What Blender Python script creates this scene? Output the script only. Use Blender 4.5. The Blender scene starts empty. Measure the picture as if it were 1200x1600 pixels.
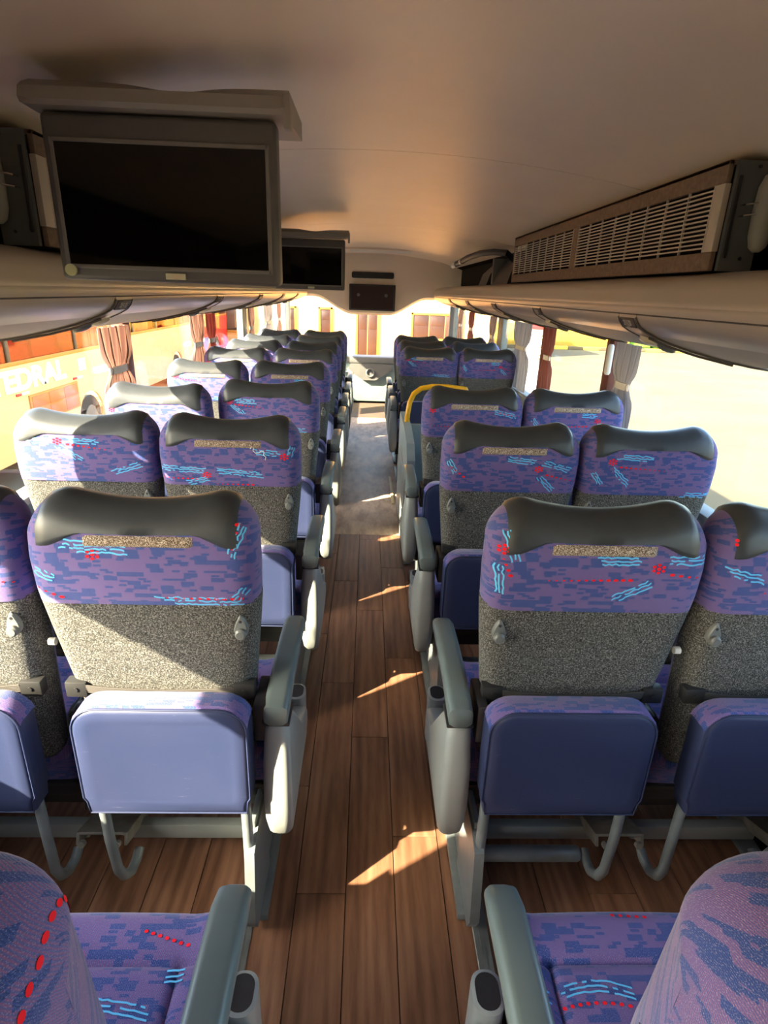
import bpy, bmesh, math, random
from math import sin, cos, tan, pi, radians, sqrt
from mathutils import Vector, Matrix
SC = bpy.context.scene
COL = SC.collection
random.seed(7)

# ------------------------------------------------------------------ camera, sky, sun, exposure
cam_d = bpy.data.cameras.new('camera')
cam_d.sensor_fit = 'HORIZONTAL'; cam_d.sensor_width = 36.0
cam_d.lens = 36.0 * 906.0 / 1200.0
cam_d.clip_start = 0.02; cam_d.clip_end = 500
cam = bpy.data.objects.new('camera', cam_d); COL.objects.link(cam)
cam.matrix_world = (Matrix.Translation((-.02, 0, 1.55)) @ Matrix.Rotation(radians(-2.07), 4, 'Z')
                    @ Matrix.Rotation(radians(90 - 20.79), 4, 'X') @ Matrix.Rotation(radians(2.0), 4, 'Z'))
SC.camera = cam

SUN_DIR = Vector((1.5, 1.0, -1.15)).normalized()          # the way the light travels
world = bpy.data.worlds.new('world'); SC.world = world; world.use_nodes = True
wn = world.node_tree.nodes; wl = world.node_tree.links
sky = wn.new('ShaderNodeTexSky'); sky.sky_type = 'NISHITA'; sky.sun_disc = False
sky.sun_elevation = radians(32); sky.sun_rotation = math.atan2(-SUN_DIR.x, -SUN_DIR.y)
sky.air_density = 1.0; sky.dust_density = 2.5
wl.new(sky.outputs[0], wn['Background'].inputs[0]); wn['Background'].inputs[1].default_value = 0.78

sun_d = bpy.data.lights.new('sun', 'SUN'); sun_d.energy = 21.0; sun_d.angle = radians(0.6); sun_d.color = (1.0, .82, .60)
sun = bpy.data.objects.new('sun', sun_d); COL.objects.link(sun)
sun.rotation_euler = SUN_DIR.to_track_quat('-Z', 'Y').to_euler()

SC.view_settings.view_transform = 'Standard'; SC.view_settings.look = 'None'
SC.view_settings.gamma = 1.0; SC.view_settings.use_curve_mapping = False
SC.view_settings.exposure = 1.30
SC.render.film_transparent = False

def portal(name, loc, rot, sx, sy):                       # window portals: they only guide the sampling of the sky
    d = bpy.data.lights.new(name, 'AREA'); d.shape = 'RECTANGLE'; d.size = sx; d.size_y = sy
    d.cycles.is_portal = True
    o = bpy.data.objects.new(name, d); COL.objects.link(o); o.location = loc; o.rotation_euler = rot
portal('portal_left', (-1.27, 3.0, 1.1), (0, radians(-90), 0), .7, 12.0)
portal('portal_right', (1.27, 3.0, 1.1), (0, radians(90), 0), .7, 12.0)
portal('portal_front', (0, 9.1, 1.1), (radians(-90), 0, 0), 2.4, 1.2)

# ------------------------------------------------------------------ materials
MATS = {}
def nmat(name):
    m = bpy.data.materials.new(name); m.use_nodes = True; MATS[name] = m
    nt = m.node_tree
    return m, nt.nodes, nt.links, nt.nodes['Principled BSDF']
def setp(b, col=None, rough=.5, metal=0, spec=.5, coat=0):
    if col is not None: b.inputs['Base Color'].default_value = (*col, 1)
    b.inputs['Roughness'].default_value = rough; b.inputs['Metallic'].default_value = metal
    b.inputs['Specular IOR Level'].default_value = spec; b.inputs['Coat Weight'].default_value = coat
def bump(n, l, b, src, s=.3, d=.002):
    bp = n.new('ShaderNodeBump'); bp.inputs['Strength'].default_value = s; bp.inputs['Distance'].default_value = d
    l.new(src, bp.inputs['Height']); l.new(bp.outputs[0], b.inputs['Normal'])
def ramp(n, l, src, stops):
    r = n.new('ShaderNodeValToRGB'); l.new(src, r.inputs[0]); e = r.color_ramp.elements
    while len(e) < len(stops): e.new(.5)
    for i, (p, c) in enumerate(stops): e[i].position = p; e[i].color = (*c, 1)
    return r.outputs[0]
def noise(n, l, co, scale, detail=2, rough=.5):
    t = n.new('ShaderNodeTexNoise'); t.inputs['Scale'].default_value = scale
    t.inputs['Detail'].default_value = detail; t.inputs['Roughness'].default_value = rough
    if co: l.new(co, t.inputs['Vector'])
    return t.outputs['Fac']
def mixc(n, l, fac, a, b):
    x = n.new('ShaderNodeMix'); x.data_type = 'RGBA'
    for v, i in ((fac, 0), (a, 6), (b, 7)):
        if isinstance(v, (int, float)): x.inputs[i].default_value = v
        elif isinstance(v, tuple): x.inputs[i].default_value = (*v, 1)
        else: l.new(v, x.inputs[i])
    return x.outputs[2]
def mth(n, l, op, a, b=None, c=None):
    x = n.new('ShaderNodeMath'); x.operation = op
    for i, v in enumerate((a, b, c)):
        if v is None: continue
        if isinstance(v, (int, float)): x.inputs[i].default_value = v
        else: l.new(v, x.inputs[i])
    return x.outputs[0]
def plain(name, col, rough=.5, metal=0, spec=.5, var=.12, scale=6, bmp=0, bscale=400, coat=0):
    """one colour with gentle soiling and optional fine relief"""
    m, n, l, b = nmat(name); setp(b, col, rough, metal, spec, coat)
    tc = n.new('ShaderNodeTexCoord').outputs['Object']
    f = noise(n, l, tc, scale, 4, .6)
    c = ramp(n, l, f, [(.3, tuple(v * (1 - var) for v in col)), (.7, tuple(min(1, v * (1 + var)) for v in col))])
    l.new(c, b.inputs['Base Color'])
    if bmp: bump(n, l, b, noise(n, l, tc, bscale, 2), bmp, .001)
    return m

def fabric():
    m, n, l, b = nmat('woven_fabric'); setp(b, None, .85, 0, .25)
    b.inputs['Sheen Weight'].default_value = .25
    uv = n.new('ShaderNodeTexCoord').outputs['UV']
    s = n.new('ShaderNodeSeparateXYZ'); l.new(uv, s.inputs[0]); u, v = s.outputs[0], s.outputs[1]
    def patches(cw, rh, thr, off):
        row = mth(n, l, 'FLOOR', mth(n, l, 'DIVIDE', mth(n, l, 'ADD', v, off), rh))
        w1 = n.new('ShaderNodeTexWhiteNoise'); w1.noise_dimensions = '1D'; l.new(row, w1.inputs['W'])
        cx = mth(n, l, 'FLOOR', mth(n, l, 'ADD', mth(n, l, 'DIVIDE', u, cw), mth(n, l, 'MULTIPLY', w1.outputs['Value'], 7.0)))
        cb = n.new('ShaderNodeCombineXYZ'); l.new(cx, cb.inputs[0]); l.new(row, cb.inputs[1]); cb.inputs[2].default_value = off * 100
        w2 = n.new('ShaderNodeTexWhiteNoise'); w2.noise_dimensions = '3D'; l.new(cb.outputs[0], w2.inputs['Vector'])
        return mth(n, l, 'LESS_THAN', w2.outputs['Value'], thr)
    p1 = patches(.027, .0098, .27, 1.0)
    p2 = patches(.016, .0048, .13, 3.3)
    p = mth(n, l, 'MAXIMUM', p1, p2)
    # twill: fine diagonal threads
    tw = mth(n, l, 'SINE', mth(n, l, 'MULTIPLY', mth(n, l, 'ADD', u, v), 2 * pi / .0034))
    tw = mth(n, l, 'MULTIPLY_ADD', tw, .5, .5)
    th = noise(n, l, uv, 900, 1)
    base = mixc(n, l, mth(n, l, 'POWER', tw, .75), (.20, .076, .19), (.050, .080, .265))
    big = noise(n, l, uv, 9, 2)
    base = mixc(n, l, mth(n, l, 'MULTIPLY', big, .45), base, (.16, .12, .34))
    dark = mixc(n, l, tw, (.020, .048, .20), (.038, .070, .27))
    c = mixc(n, l, p, base, dark)
    c = mixc(n, l, mth(n, l, 'MULTIPLY', mth(n, l, 'GREATER_THAN', th, .62), .4), c, (.40, .36, .50))
    l.new(c, b.inputs['Base Color'])
    bump(n, l, b, mth(n, l, 'ADD', tw, mth(n, l, 'MULTIPLY', th, .8)), .25, .0008)
    return m

def carpet():
    m, n, l, b = nmat('grey_carpet'); setp(b, None, .95, 0, .1)
    tc = n.new('ShaderNodeTexCoord').outputs['Object']
    f = noise(n, l, tc, 330, 3, .75); g = noise(n, l, tc, 60, 2)
    c = ramp(n, l, f, [(.34, (.014, .015, .015)), (.5, (.080, .081, .076)), (.66, (.37, .365, .34))])
    c = mixc(n, l, mth(n, l, 'MULTIPLY', g, .30), c, (.10, .095, .085))
    l.new(c, b.inputs['Base Color']); bump(n, l, b, f, .8, .003)
    return m

def vinyl():
    m, n, l, b = nmat('blue_vinyl'); setp(b, None, .48, 0, .45)
    tc = n.new('ShaderNodeTexCoord').outputs['Object']
    mp = n.new('ShaderNodeMapping'); l.new(tc, mp.inputs[0]); mp.inputs['Scale'].default_value = (1, 1, 14); mp.inputs['Rotation'].default_value = (0, .6, 0)
    sc = noise(n, l, mp.outputs[0], 22, 6, .7)
    scr = ramp(n, l, sc, [(.66, (0, 0, 0)), (.72, (1, 1, 1))])
    w = noise(n, l, tc, 7, 4, .6)
    c = mixc(n, l, w, (.020, .032, .082), (.032, .040, .098))
    c = mixc(n, l, mth(n, l, 'MULTIPLY', scr, .3), c, (.4, .4, .55))
    l.new(c, b.inputs['Base Color']); bump(n, l, b, noise(n, l, tc, 240, 2), .12, .001)
    l.new(mth(n, l, 'MULTIPLY_ADD', w, .25, .33), b.inputs['Roughness'])
    return m

def velcro():
    m, n, l, b = nmat('worn_velcro'); setp(b, None, .9, 0, .2)
    tc = n.new('ShaderNodeTexCoord').outputs['Object']
    f = noise(n, l, tc, 420, 3, .8)
    c = ramp(n, l, f, [(.36, (.06, .035, .02)), (.5, (.34, .24, .17)), (.61, (.95, .85, .72))])
    l.new(c, b.inputs['Base Color']); bump(n, l, b, f, 1, .004)
    return m

def planks():
    m, n, l, b = nmat('wood_plank'); setp(b, None, .42, 0, .4)
    tc = n.new('ShaderNodeTexCoord').outputs['Object']; oi = n.new('ShaderNodeObjectInfo')
    mp = n.new('ShaderNodeMapping'); l.new(tc, mp.inputs[0]); mp.inputs['Scale'].default_value = (1, .10, 1)
    off = n.new('ShaderNodeVectorMath'); off.operation = 'ADD'; l.new(mp.outputs[0], off.inputs[0])
    cb = n.new('ShaderNodeCombineXYZ'); l.new(mth(n, l, 'MULTIPLY', oi.outputs['Random'], 37), cb.inputs[0]); l.new(mth(n, l, 'MULTIPLY', oi.outputs['Random'], 91), cb.inputs[2])
    l.new(cb.outputs[0], off.inputs[1])
    g1 = noise(n, l, off.outputs[0], 26, 6, .62); 
    wv = n.new('ShaderNodeTexWave'); wv.wave_type = 'BANDS'; wv.inputs['Scale'].default_value = 9; wv.inputs['Distortion'].default_value = 9
    wv.inputs['Detail'].default_value = 3; l.new(off.outputs[0], wv.inputs['Vector'])
    g = mth(n, l, 'MULTIPLY_ADD', wv.outputs['Fac'], .12, mth(n, l, 'MULTIPLY', g1, 1.0))
    c = ramp(n, l, g, [(.33, (.125, .056, .032)), (.54, (.25, .118, .066)), (.76, (.38, .195, .115))])
    c = mixc(n, l, mth(n, l, 'MULTIPLY', oi.outputs['Random'], .38), c, (.12, .052, .026))
    l.new(c, b.inputs['Base Color']); bump(n, l, b, g1, .15, .001)
    l.new(mth(n, l, 'MULTIPLY_ADD', g1, .3, .3), b.inputs['Roughness'])
    return m

def old_floor():
    m, n, l, b = nmat('worn_vinyl_floor'); setp(b, None, .5, 0, .4)
    tc = n.new('ShaderNodeTexCoord').outputs['Object']
    mp = n.new('ShaderNodeMapping'); l.new(tc, mp.inputs[0]); mp.inputs['Scale'].default_value = (1, .35, 1)
    f = noise(n, l, mp.outputs[0], 14, 7, .65)
    c = ramp(n, l, f, [(.34, (.34, .23, .16)), (.5, (.52, .37, .26)), (.68, (.68, .52, .39))])
    l.new(c, b.inputs['Base Color'])
    return m

def curtain_mat(name, a, bb, cc):
    m, n, l, b = nmat(name); setp(b, None, .8, 0, .2)
    uv = n.new('ShaderNodeTexCoord').outputs['UV']
    s = n.new('ShaderNodeSeparateXYZ'); l.new(uv, s.inputs[0])
    f = mth(n, l, 'FRACT', mth(n, l, 'MULTIPLY', s.outputs[0], 9.0))
    c = ramp(n, l, f, [(.0, a), (.38, bb), (.50, cc), (.62, a)])
    n.get('Color Ramp') ; c.node.color_ramp.interpolation = 'CONSTANT'
    l.new(c, b.inputs['Base Color'])
    tr = n.new('ShaderNodeBsdfTranslucent'); l.new(c, tr.inputs[0])
    mx = n.new('ShaderNodeMixShader'); mx.inputs[0].default_value = .45
    l.new(b.outputs[0], mx.inputs[1]); l.new(tr.outputs[0], mx.inputs[2]); l.new(mx.outputs[0], n['Material Output'].inputs[0])
    return m

def glass(name, tint, refl=.06):
    m, n, l, b = nmat(name); n.remove(b)
    t = n.new('ShaderNodeBsdfTransparent'); t.inputs[0].default_value = (*tint, 1)
    g = n.new('ShaderNodeBsdfGlossy'); g.inputs['Roughness'].default_value = .02
    fr = n.new('ShaderNodeLayerWeight'); fr.inputs[0].default_value = .5
    rf = mth(n, l, 'MULTIPLY_ADD', mth(n, l, 'POWER', fr.outputs['Facing'], 5), .45, refl * .4)
    mx = n.new('ShaderNodeMixShader'); l.new(rf, mx.inputs[0]); l.new(t.outputs[0], mx.inputs[1]); l.new(g.outputs[0], mx.inputs[2])
    l.new(mx.outputs[0], n['Material Output'].inputs[0])
    return m

def perforated():
    m, n, l, b = nmat('perforated_panel'); setp(b, None, .6, 0, .3)
    tc = n.new('ShaderNodeTexCoord').outputs['UV']
    v = n.new('ShaderNodeTexVoronoi'); v.inputs['Scale'].default_value = 110; v.inputs['Randomness'].default_value = 0
    l.new(tc, v.inputs['Vector'])
    c = ramp(n, l, v.outputs['Distance'], [(.18, (.25, .21, .18)), (.28, (.50, .44, .38))])
    l.new(c, b.inputs['Base Color'])
    return m

def sand():
    m, n, l, b = nmat('sandy_yard'); setp(b, None, .95, 0, .1)
    tc = n.new('ShaderNodeTexCoord').outputs['Object']
    f = noise(n, l, tc, .5, 8, .6)
    c = ramp(n, l, f, [(.3, (.108, .092, .056)), (.7, (.138, .118, .073))])
    l.new(c, b.inputs['Base Color']); return m

M = dict(
 fabric=fabric(), carpet=carpet(), vinyl=vinyl(), velcro=velcro(), plank=planks(), oldfloor=old_floor(),
 leather=plain('dark_leatherette', (.036, .041, .047), .38, 0, .5, .15, 14, .12, 500),
 red=plain('red_thread', (.75, .012, .025), .8, 0, .2, .1), cyan=plain('blue_thread', (.12, .50, .85), .8, 0, .2, .1),
 arm=plain('arm_plastic', (.125, .160, .160), .36, 0, .5, .08), panel=plain('light_grey_plastic', (.28, .305, .295), .4, 0, .5, .06),
 hook=plain('hook_plastic', (.14, .15, .145), .4), black=plain('black_plastic', (.018, .018, .02), .45), blacksteel=plain('black_steel', (.03, .03, .03), .5, .3),
 tube=plain('grey_painted_steel', (.19, .22, .235), .38, .2, .5, .12, 20), band=plain('elastic_band', (.05, .045, .04), .8),
 rust=plain('worn_steel_plate', (.20, .19, .17), .6, .3, .5, .35, 18), chrome=plain('chrome', (.6, .6, .6), .2, 1),
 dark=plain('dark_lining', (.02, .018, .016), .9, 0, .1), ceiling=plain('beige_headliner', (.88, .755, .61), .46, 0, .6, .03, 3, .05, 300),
 rack=plain('beige_rack_plastic', (.50, .42, .32), .34, 0, .5, .05, 3), seam=plain('rubber_seam', (.10, .085, .07), .6),
 perf=perforated(), unitc=plain('brown_felt', (.20, .138, .095), .95, 0, .1, .2, 60, .5, 300), slat=plain('cream_grille', (.45, .385, .30), .5),
 plate=plain('grey_end_plate', (.11, .115, .11), .5, .2), foam=plain('grey_foam', (.27, .25, .21), .8), 
 tvbody=plain('television_grey', (.10, .094, .085), .45, 0, .5, .05), tvbez=plain('television_bezel', (.17, .16, .145), .4), tvlight=plain('television_cover_grey', (.27, .25, .22), .45, 0, .5, .04),
 screen=plain('black_screen', (.002, .002, .002), .05, 0, .35, 0), label=plain('cream_label', (.62, .60, .42), .6), green=plain('pale_green_sticker', (.50, .52, .27), .6),
 labelt=plain('label_print', (.72, .50, .30), .6), wall=plain('grey_wall_panel', (.25, .26, .25), .6, 0, .4, .08), darkfloor=plain('floor_base', (.03, .022, .018), .8),
 rail=plain('floor_rail', (.20, .21, .20), .45, .4, .5, .2, 10), yellow=plain('yellow_rail', (.85, .42, .01), .35), modesty=plain('pale_green_plastic', (.30, .36, .35), .4),
 edge=plain('cream_edge_strip', (.75, .62, .32), .5), pillar=plain('pillar_trim', (.25, .26, .23), .5), pillarred=plain('brown_pillar', (.13, .035, .02), .6), white=plain('white_plastic', (.72, .70, .64), .5),
 dash=plain('dashboard_grey', (.11, .11, .105), .5), dashlow=plain('pale_dash_panel', (.20, .27, .25), .5), metalglass=glass('window_glass', (.93, .95, .92)), winds=glass('windscreen_glass', (.94, .95, .92)),
 curt=curtain_mat('striped_curtain', (.60, .44, .38), (.13, .065, .05), (.72, .60, .50)), curtp=curtain_mat('pink_curtain', (.42, .17, .14), (.34, .13, .11), (.48, .24, .20)), curtw=curtain_mat('grey_curtain', (.55, .50, .48), (.40, .36, .36), (.60, .57, .55)),
 sand=sand(), orange=plain('orange_coach_paint', (.95, .50, .20), .3, 0, .5, .03), orangered=plain('orange_red_mesh', (.80, .14, .03), .6), whitep=plain('white_paint', (.85, .84, .80), .4), 
 bld=plain('cream_render', (.75, .48, .18), .9, 0, .1, .06, .6), brownd=plain('brown_red_door', (.028, .010, .005), .5), ocre=plain('ochre_frame', (.50, .20, .015), .6), redp=plain('red_paint', (.6, .02, .02), .5),
 hedge=plain('green_hedge', (.14, .30, .03), .9, 0, .1, .4, 3), kyel=plain('kerb_yellow', (.85, .60, .04), .7), kblk=plain('kerb_black', (.10, .07, .03), .7), tyre=plain('tyre_rubber', (.02, .02, .02), .8), cglass=glass('coach_glass', (.62, .50, .42)), blue=plain('blue_paint', (.10, .16, .40), .4), seatred=plain('orange_seat', (.55, .12, .04), .8), num=plain('number_print', (.55, .52, .45), .5), plateb=plain('number_plate_dark', (.10, .085, .065), .5),
 lens=plain('lamp_lens', (.75, .66, .45), .2), thread=plain('white_thread', (.85, .83, .80), .7), tan_step=plain('tan_floor_step', (.13, .085, .06), .6),
)

# ------------------------------------------------------------------ mesh helpers
class MB:
    def __init__(s): s.v = []; s.f = []; s.m = []; s.uv = []
    def add(s, vs, fs, mi=0, uvs=None):
        o = len(s.v); s.v += [tuple(p) for p in vs]
        for f in fs:
            s.f.append(tuple(i + o for i in f)); s.m.append(mi)
        s.uv += list(uvs) if uvs else [(p[0] + p[1] * .5, p[2] + p[1]) for p in vs]
        return s
    def bm(s, bm, mi=0):
        bm.verts.index_update()
        s.add([v.co[:] for v in bm.verts], [[v.index for v in f.verts] for f in bm.faces], mi); bm.free(); return s
    def rbox(s, x0, x1, y0, y1, z0, z1, r=.004, seg=2, mi=0, mat=None):
        b = bmesh.new(); bmesh.ops.create_cube(b, size=1)
        for v in b.verts: v.co = Vector(((x0 + x1) / 2 + v.co.x * (x1 - x0), (y0 + y1) / 2 + v.co.y * (y1 - y0), (z0 + z1) / 2 + v.co.z * (z1 - z0)))
        if r > 0: bmesh.ops.bevel(b, geom=b.edges[:], offset=r, segments=seg, affect='EDGES', profile=.5)
        if mat is not None: bmesh.ops.transform(b, matrix=mat, verts=b.verts)
        return s.bm(b, mi)
    def loft(s, rings, cap=True, mi=0, closed=True, uvs=None):
        n = len(rings[0]); vs = [p for r in rings for p in r]; fs = []
        for k in range(len(rings) - 1):
            for i in range(n if closed else n - 1):
                a = k * n + i; b = k * n + (i + 1) % n
                fs.append((a, b, b + n, a + n))
        if cap and closed:
            fs.append(tuple(range(n))[::-1]); fs.append(tuple((len(rings) - 1) * n + i for i in range(n)))
        return s.add(vs, fs, mi, uvs)
    def tube(s, path, r, n=10, mi=0, cap=True):
        P = [Vector(p) for p in path]; rings = []; up = None
        for i, p in enumerate(P):
            t = (P[min(i + 1, len(P) - 1)] - P[max(i - 1, 0)]).normalized()
            if up is None: up = Vector((0, 0, 1)) if abs(t.z) < .9 else Vector((1, 0, 0))
            a = t.cross(up).normalized(); b = a.cross(t).normalized(); up = b
            rr = r[i] if isinstance(r, (list, tuple)) else r
            rings.append([tuple(p + (a * cos(2 * pi * k / n) + b * sin(2 * pi * k / n)) * rr) for k in range(n)])
        return s.loft(rings, cap, mi)
    def build(s, name, mats, parent=None, ang=40, loc=None):
        me = bpy.data.meshes.new(name); me.from_pydata(s.v, [], s.f)
        for m in (mats if isinstance(mats, (list, tuple)) else [mats]): me.materials.append(m)
        me.polygons.foreach_set('material_index', s.m)
        uvl = me.uv_layers.new(name='UVMap')
        for lp in me.loops: uvl.data[lp.index].uv = s.uv[lp.vertex_index]
        b = bmesh.new(); b.from_mesh(me); bmesh.ops.recalc_face_normals(b, faces=b.faces); b.to_mesh(me); b.free()
        me.shade_smooth(); me.set_sharp_from_angle(angle=radians(ang))
        return link(name, me, parent, loc)
def link(name, data, parent=None, loc=None):
    o = bpy.data.objects.new(name, data); COL.objects.link(o)
    if parent is not None: o.parent = parent
    if loc is not None: o.location = loc
    return o
def tag(o, label=None, cat=None, group=None, kind=None):
    if label: o['label'] = label
    if cat: o['category'] = cat
    if group: o['group'] = group
    if kind: o['kind'] = kind
    return o
def thing(name, loc, label, cat, group=None, kind=None, rz=0):
    o = link(name, None, None, loc); o.rotation_euler.z = rz; o.empty_display_size = .05
    return tag(o, label, cat, group, kind)
def rrect(cx, cy, hx, hy, r, n=4):
    """rounded rectangle as 2D points"""
    r = min(r, hx * .99, hy * .99); out = []
    for (sx, sy, a0) in ((1, 1, 0), (-1, 1, pi / 2), (-1, -1, pi), (1, -1, 3 * pi / 2)):
        for k in range(n + 1):
            a = a0 + k * pi / 2 / n
            out.append((cx + sx * (hx - r) + r * cos(a), cy + sy * (hy - r) + r * sin(a)))
    return out
def text_mesh(txt, size, name, mat, parent, M4, extrude=.001, bold=0.0, sx=1.0):
    c = bpy.data.curves.new('lettering_curve', 'FONT'); c.body = txt; c.size = size; c.extrude = extrude; c.offset = bold
    c.align_x = 'CENTER'; c.align_y = 'CENTER'
    t = bpy.data.objects.new('lettering_tmp', c); COL.objects.link(t)
    dg = bpy.context.evaluated_depsgraph_get(); me = bpy.data.meshes.new_from_object(t.evaluated_get(dg))
    bpy.data.objects.remove(t); bpy.data.curves.remove(c)
    me.transform(Matrix.Diagonal((sx, 1, 1, 1))); me.transform(M4); me.materials.clear(); me.materials.append(mat)
    me.name = name
    return link(name, me, parent)
def sm(a, b, x):
    t = max(0, min(1, (x - a) / (b - a))); return t * t * (3 - 2 * t)
def lerp_tab(tab, x):
    if x <= tab[0][0]: return tab[0][1]
    for (a, va), (b, vb) in zip(tab, tab[1:]):
        if x <= b: return va + (vb - va) * sm(a, b, x) if False else va + (vb - va) * (x - a) / (b - a)
    return tab[-1][1]

# ------------------------------------------------------------------ coach shell
YB, YF = -2.6, 9.0
floor = MB().rbox(-1.27, 1.27, YB, YF, -.06, -.008, 0).build('floor', M['darkfloor']); tag(floor, kind='structure')
# planks: one mesh per length, shared
PW = .1355; PLK = {}
def plank(x0, x1, y0, y1, mat=M['plank']):
    k = (round(x1 - x0, 4), round(y1 - y0, 4))
    if k not in PLK:
        o = MB().rbox(0, k[0] - .0022, 0, k[1] - .0022, -.008, 0, .0009, 1).build('plank', mat, floor, 20); PLK[k] = o.data
    else: o = link('plank', PLK[k], floor)
    o.location = (x0, y0, 0); return o
cols = [-.0475 + PW * i for i in range(-9, 9)]
for i, x0 in enumerate(cols):
    x1 = min(x0 + PW, 1.24); x0 = max(x0, -1.24)
    y = -.9 + [0, .55, .18, .78, .36, .66][i % 6]
    if y > -.9: plank(x0, x1, -.9, y)
    while y < 3.64:
        ye = min(y + .92, 3.64); plank(x0, x1, y, ye); y = ye
fl2 = MB().rbox(-1.24, 1.24, 3.642, 7.55, -.008, -.001, .001, 1).build('floor_sheet', M['oldfloor'], floor)
MB().rbox(-1.24, 1.24, 7.56, 8.62, -.008, -.002, .001, 1).build('front_floor_sheet', M['tan_step'], floor)
MB().rbox(-1.24, 1.24, YB, -.902, -.008, -.001, .001, 1).build('rear_floor_sheet', M['tan_step'], floor)
for sx in (-1, 1):
    r = MB().rbox(.285, .325, -.9, 7.5, 0, .006, .002, 1)
    r.rbox(.300, .310, -.9, 7.5, .006, .008, 0, 1)
    o = r.build('seat_rail', M['rail'])
    if sx < 0: o.scale.x = -1
    tag(o, 'grey metal seat rail along the floor under the %s seats' % ('left' if sx < 0 else 'right'), 'rail', 'seat rails along the aisle')

def side_wall(s, name):
    m = MB()
    m.rbox(*sorted((s * 1.25, s * 1.29)), YB, YF, -.1, .80, 0)
    m.rbox(*sorted((s * 1.235, s * 1.25)), YB, YF, .1, .82, .004)                 # inner lining
    m.rbox(*sorted((s * 1.21, s * 1.29)), YB, YF, .80, .83, .006)                  # sill
    m.rbox(*sorted((s * 1.25, s * 1.29)), YB, YF, 1.46, 2.0, 0)
    o = m.build(name, M['wall']); tag(o, kind='structure')
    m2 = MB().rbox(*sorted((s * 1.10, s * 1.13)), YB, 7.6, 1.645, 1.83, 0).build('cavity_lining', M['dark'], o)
side_wall(-1, 'wall_left'); side_wall(1, 'wall_right')
wb = MB().rbox(-1.29, 1.29, YB - .04, YB, -.1, 2.1, 0).build('wall_back', M['wall']); tag(wb, kind='structure')
PIL = {-1: [-1.35, .02, 1.62, 3.06, 4.40, 5.98, 8.35], 1: [-1.35, .02, 1.55, 3.07, 4.26, 5.72, 8.35]}
wi = 0; ti = 0
for s in (-1, 1):
    ys = [YB + .03] + PIL[s] + [YF - .03]
    for k, y in enumerate(ys):
        ti += 1
        w = .10 if k == 6 else .045
        mt = M['pillarred'] if (k in (4, 5) and s < 0) or (k == 4 and s > 0) or (k == 5 and s > 0) else M['pillar']
        o = MB().rbox(*sorted((s * 1.225, s * 1.285)), y - w, y + w, .82, 1.47, .006).build('trim_%d' % ti, mt); tag(o, kind='structure')
    for a, b in zip(ys, ys[1:]):
        wi += 1
        o = MB().rbox(*sorted((s * 1.245, s * 1.25)), a + .02, b - .02, .80, 1.48, 0).build('window_%d' % wi, M['metalglass']); tag(o, kind='structure')

# ceiling: dark roof shell with separate headliner panels hung under it
def zc(x): 
    ax = abs(x)
    return 1.985 - .075 * (ax / .85) ** 2 - .10 * max(0, (ax - .85)) ** 1.3
def arch(y0, y1, xs, dz, th, nseg=40):
    rings = []
    X = [-xs + 2 * xs * i / nseg for i in range(nseg + 1)]
    NY = max(2, int((y1 - y0) / .5))
    for k in range(NY + 1):
        y = y0 + (y1 - y0) * k / NY
        rings.append([(x, y, zc(x) + dz) for x in X] + [(x, y, zc(x) + dz + th) for x in reversed(X)])
    return rings
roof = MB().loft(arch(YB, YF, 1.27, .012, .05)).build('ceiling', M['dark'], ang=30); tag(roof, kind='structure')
for a, b in ((YB, -.05), (-.045, 2.205), (2.21, 4.44), (4.445, 6.70), (6.705, 8.98)):
    MB().loft(arch(a, b, 1.06, 0, .011)).build('ceiling_panel', M['ceiling'], roof, ang=30)
# roof hatch trim near the front
hx = thing('roof_hatch', (.10, 7.05, 1.985), 'recessed roof hatch in the headliner in front of the forward bulkhead', 'hatch')
MB().loft([[(x, y, z) for x, y in rrect(0, 0, .42 - i, .30 - i, .05)] for i, z in ((0, -.001), (.0, -.022), (.03, -.024), (.05, -.008))], True).build('hatch_frame', M['ceiling'], hx)
MB().rbox(-.34, .34, -.22, .22, -.020, -.010, .006).build('hatch_lid', M['white'], hx)

# forward bulkhead (header over the windscreen)
def header():
    m = MB(); ra = []; rb = []
    N = 48
    for i in range(N + 1):
        x = -1.2 + 2.4 * i / N; ax = abs(x)
        zlow = 1.30 + .20 * sm(.22, .72, ax)
        ra.append(x); rb.append(zlow)
    rings = []
    for (y, lift) in ((7.72, .30), (7.70, .0), (7.78, -.03), (7.95, .02), (8.2, .30)):
        rings.append([(x, y + (.10 * (x / 1.2) ** 2), z + lift if lift > .05 else z + lift) for x, z in zip(ra, rb)])
    top = [(x, 7.72 + .10 * (x / 1.2) ** 2, zc(x)) for x in ra]
    m.loft([top] + rings[0:] + [[(x, 8.4, zc(x)) for x in ra]], False, closed=False)
    return m
hd = header().build('wall_front', M['ceiling'], ang=50); tag(hd, kind='structure')
MB().rbox(-1.29, 1.29, 8.98, 9.04, 1.62, 2.0, .01).rbox(-1.29, 1.29, 8.95, 9.04, -.1, .60, .01).build('windscreen_surround', M['dash'], hd)
for sx in (-1, 1): MB().rbox(*sorted((sx * 1.17, sx * 1.29)), 8.93, 9.04, .5, 1.7, .01).build('windscreen_pillar', M['dash'], hd)
ws = MB().rbox(-1.2, 1.2, 9.0, 9.008, .58, 1.64, 0).build('window_%d' % (wi + 1), M['winds']); tag(ws, kind='structure')
sl = MB().loft([[(x, 7.715 - d, z) for x, z in rrect(.02, 1.735, .26 - i, .036 - i, .02)] for d, i in ((-.02, 0), (.012, 0), (.016, .004))]).build('speaker_slot', M['black'])
tag(sl, 'black oblong slot panel high in the forward bulkhead above the small monitor', 'panel')

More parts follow.
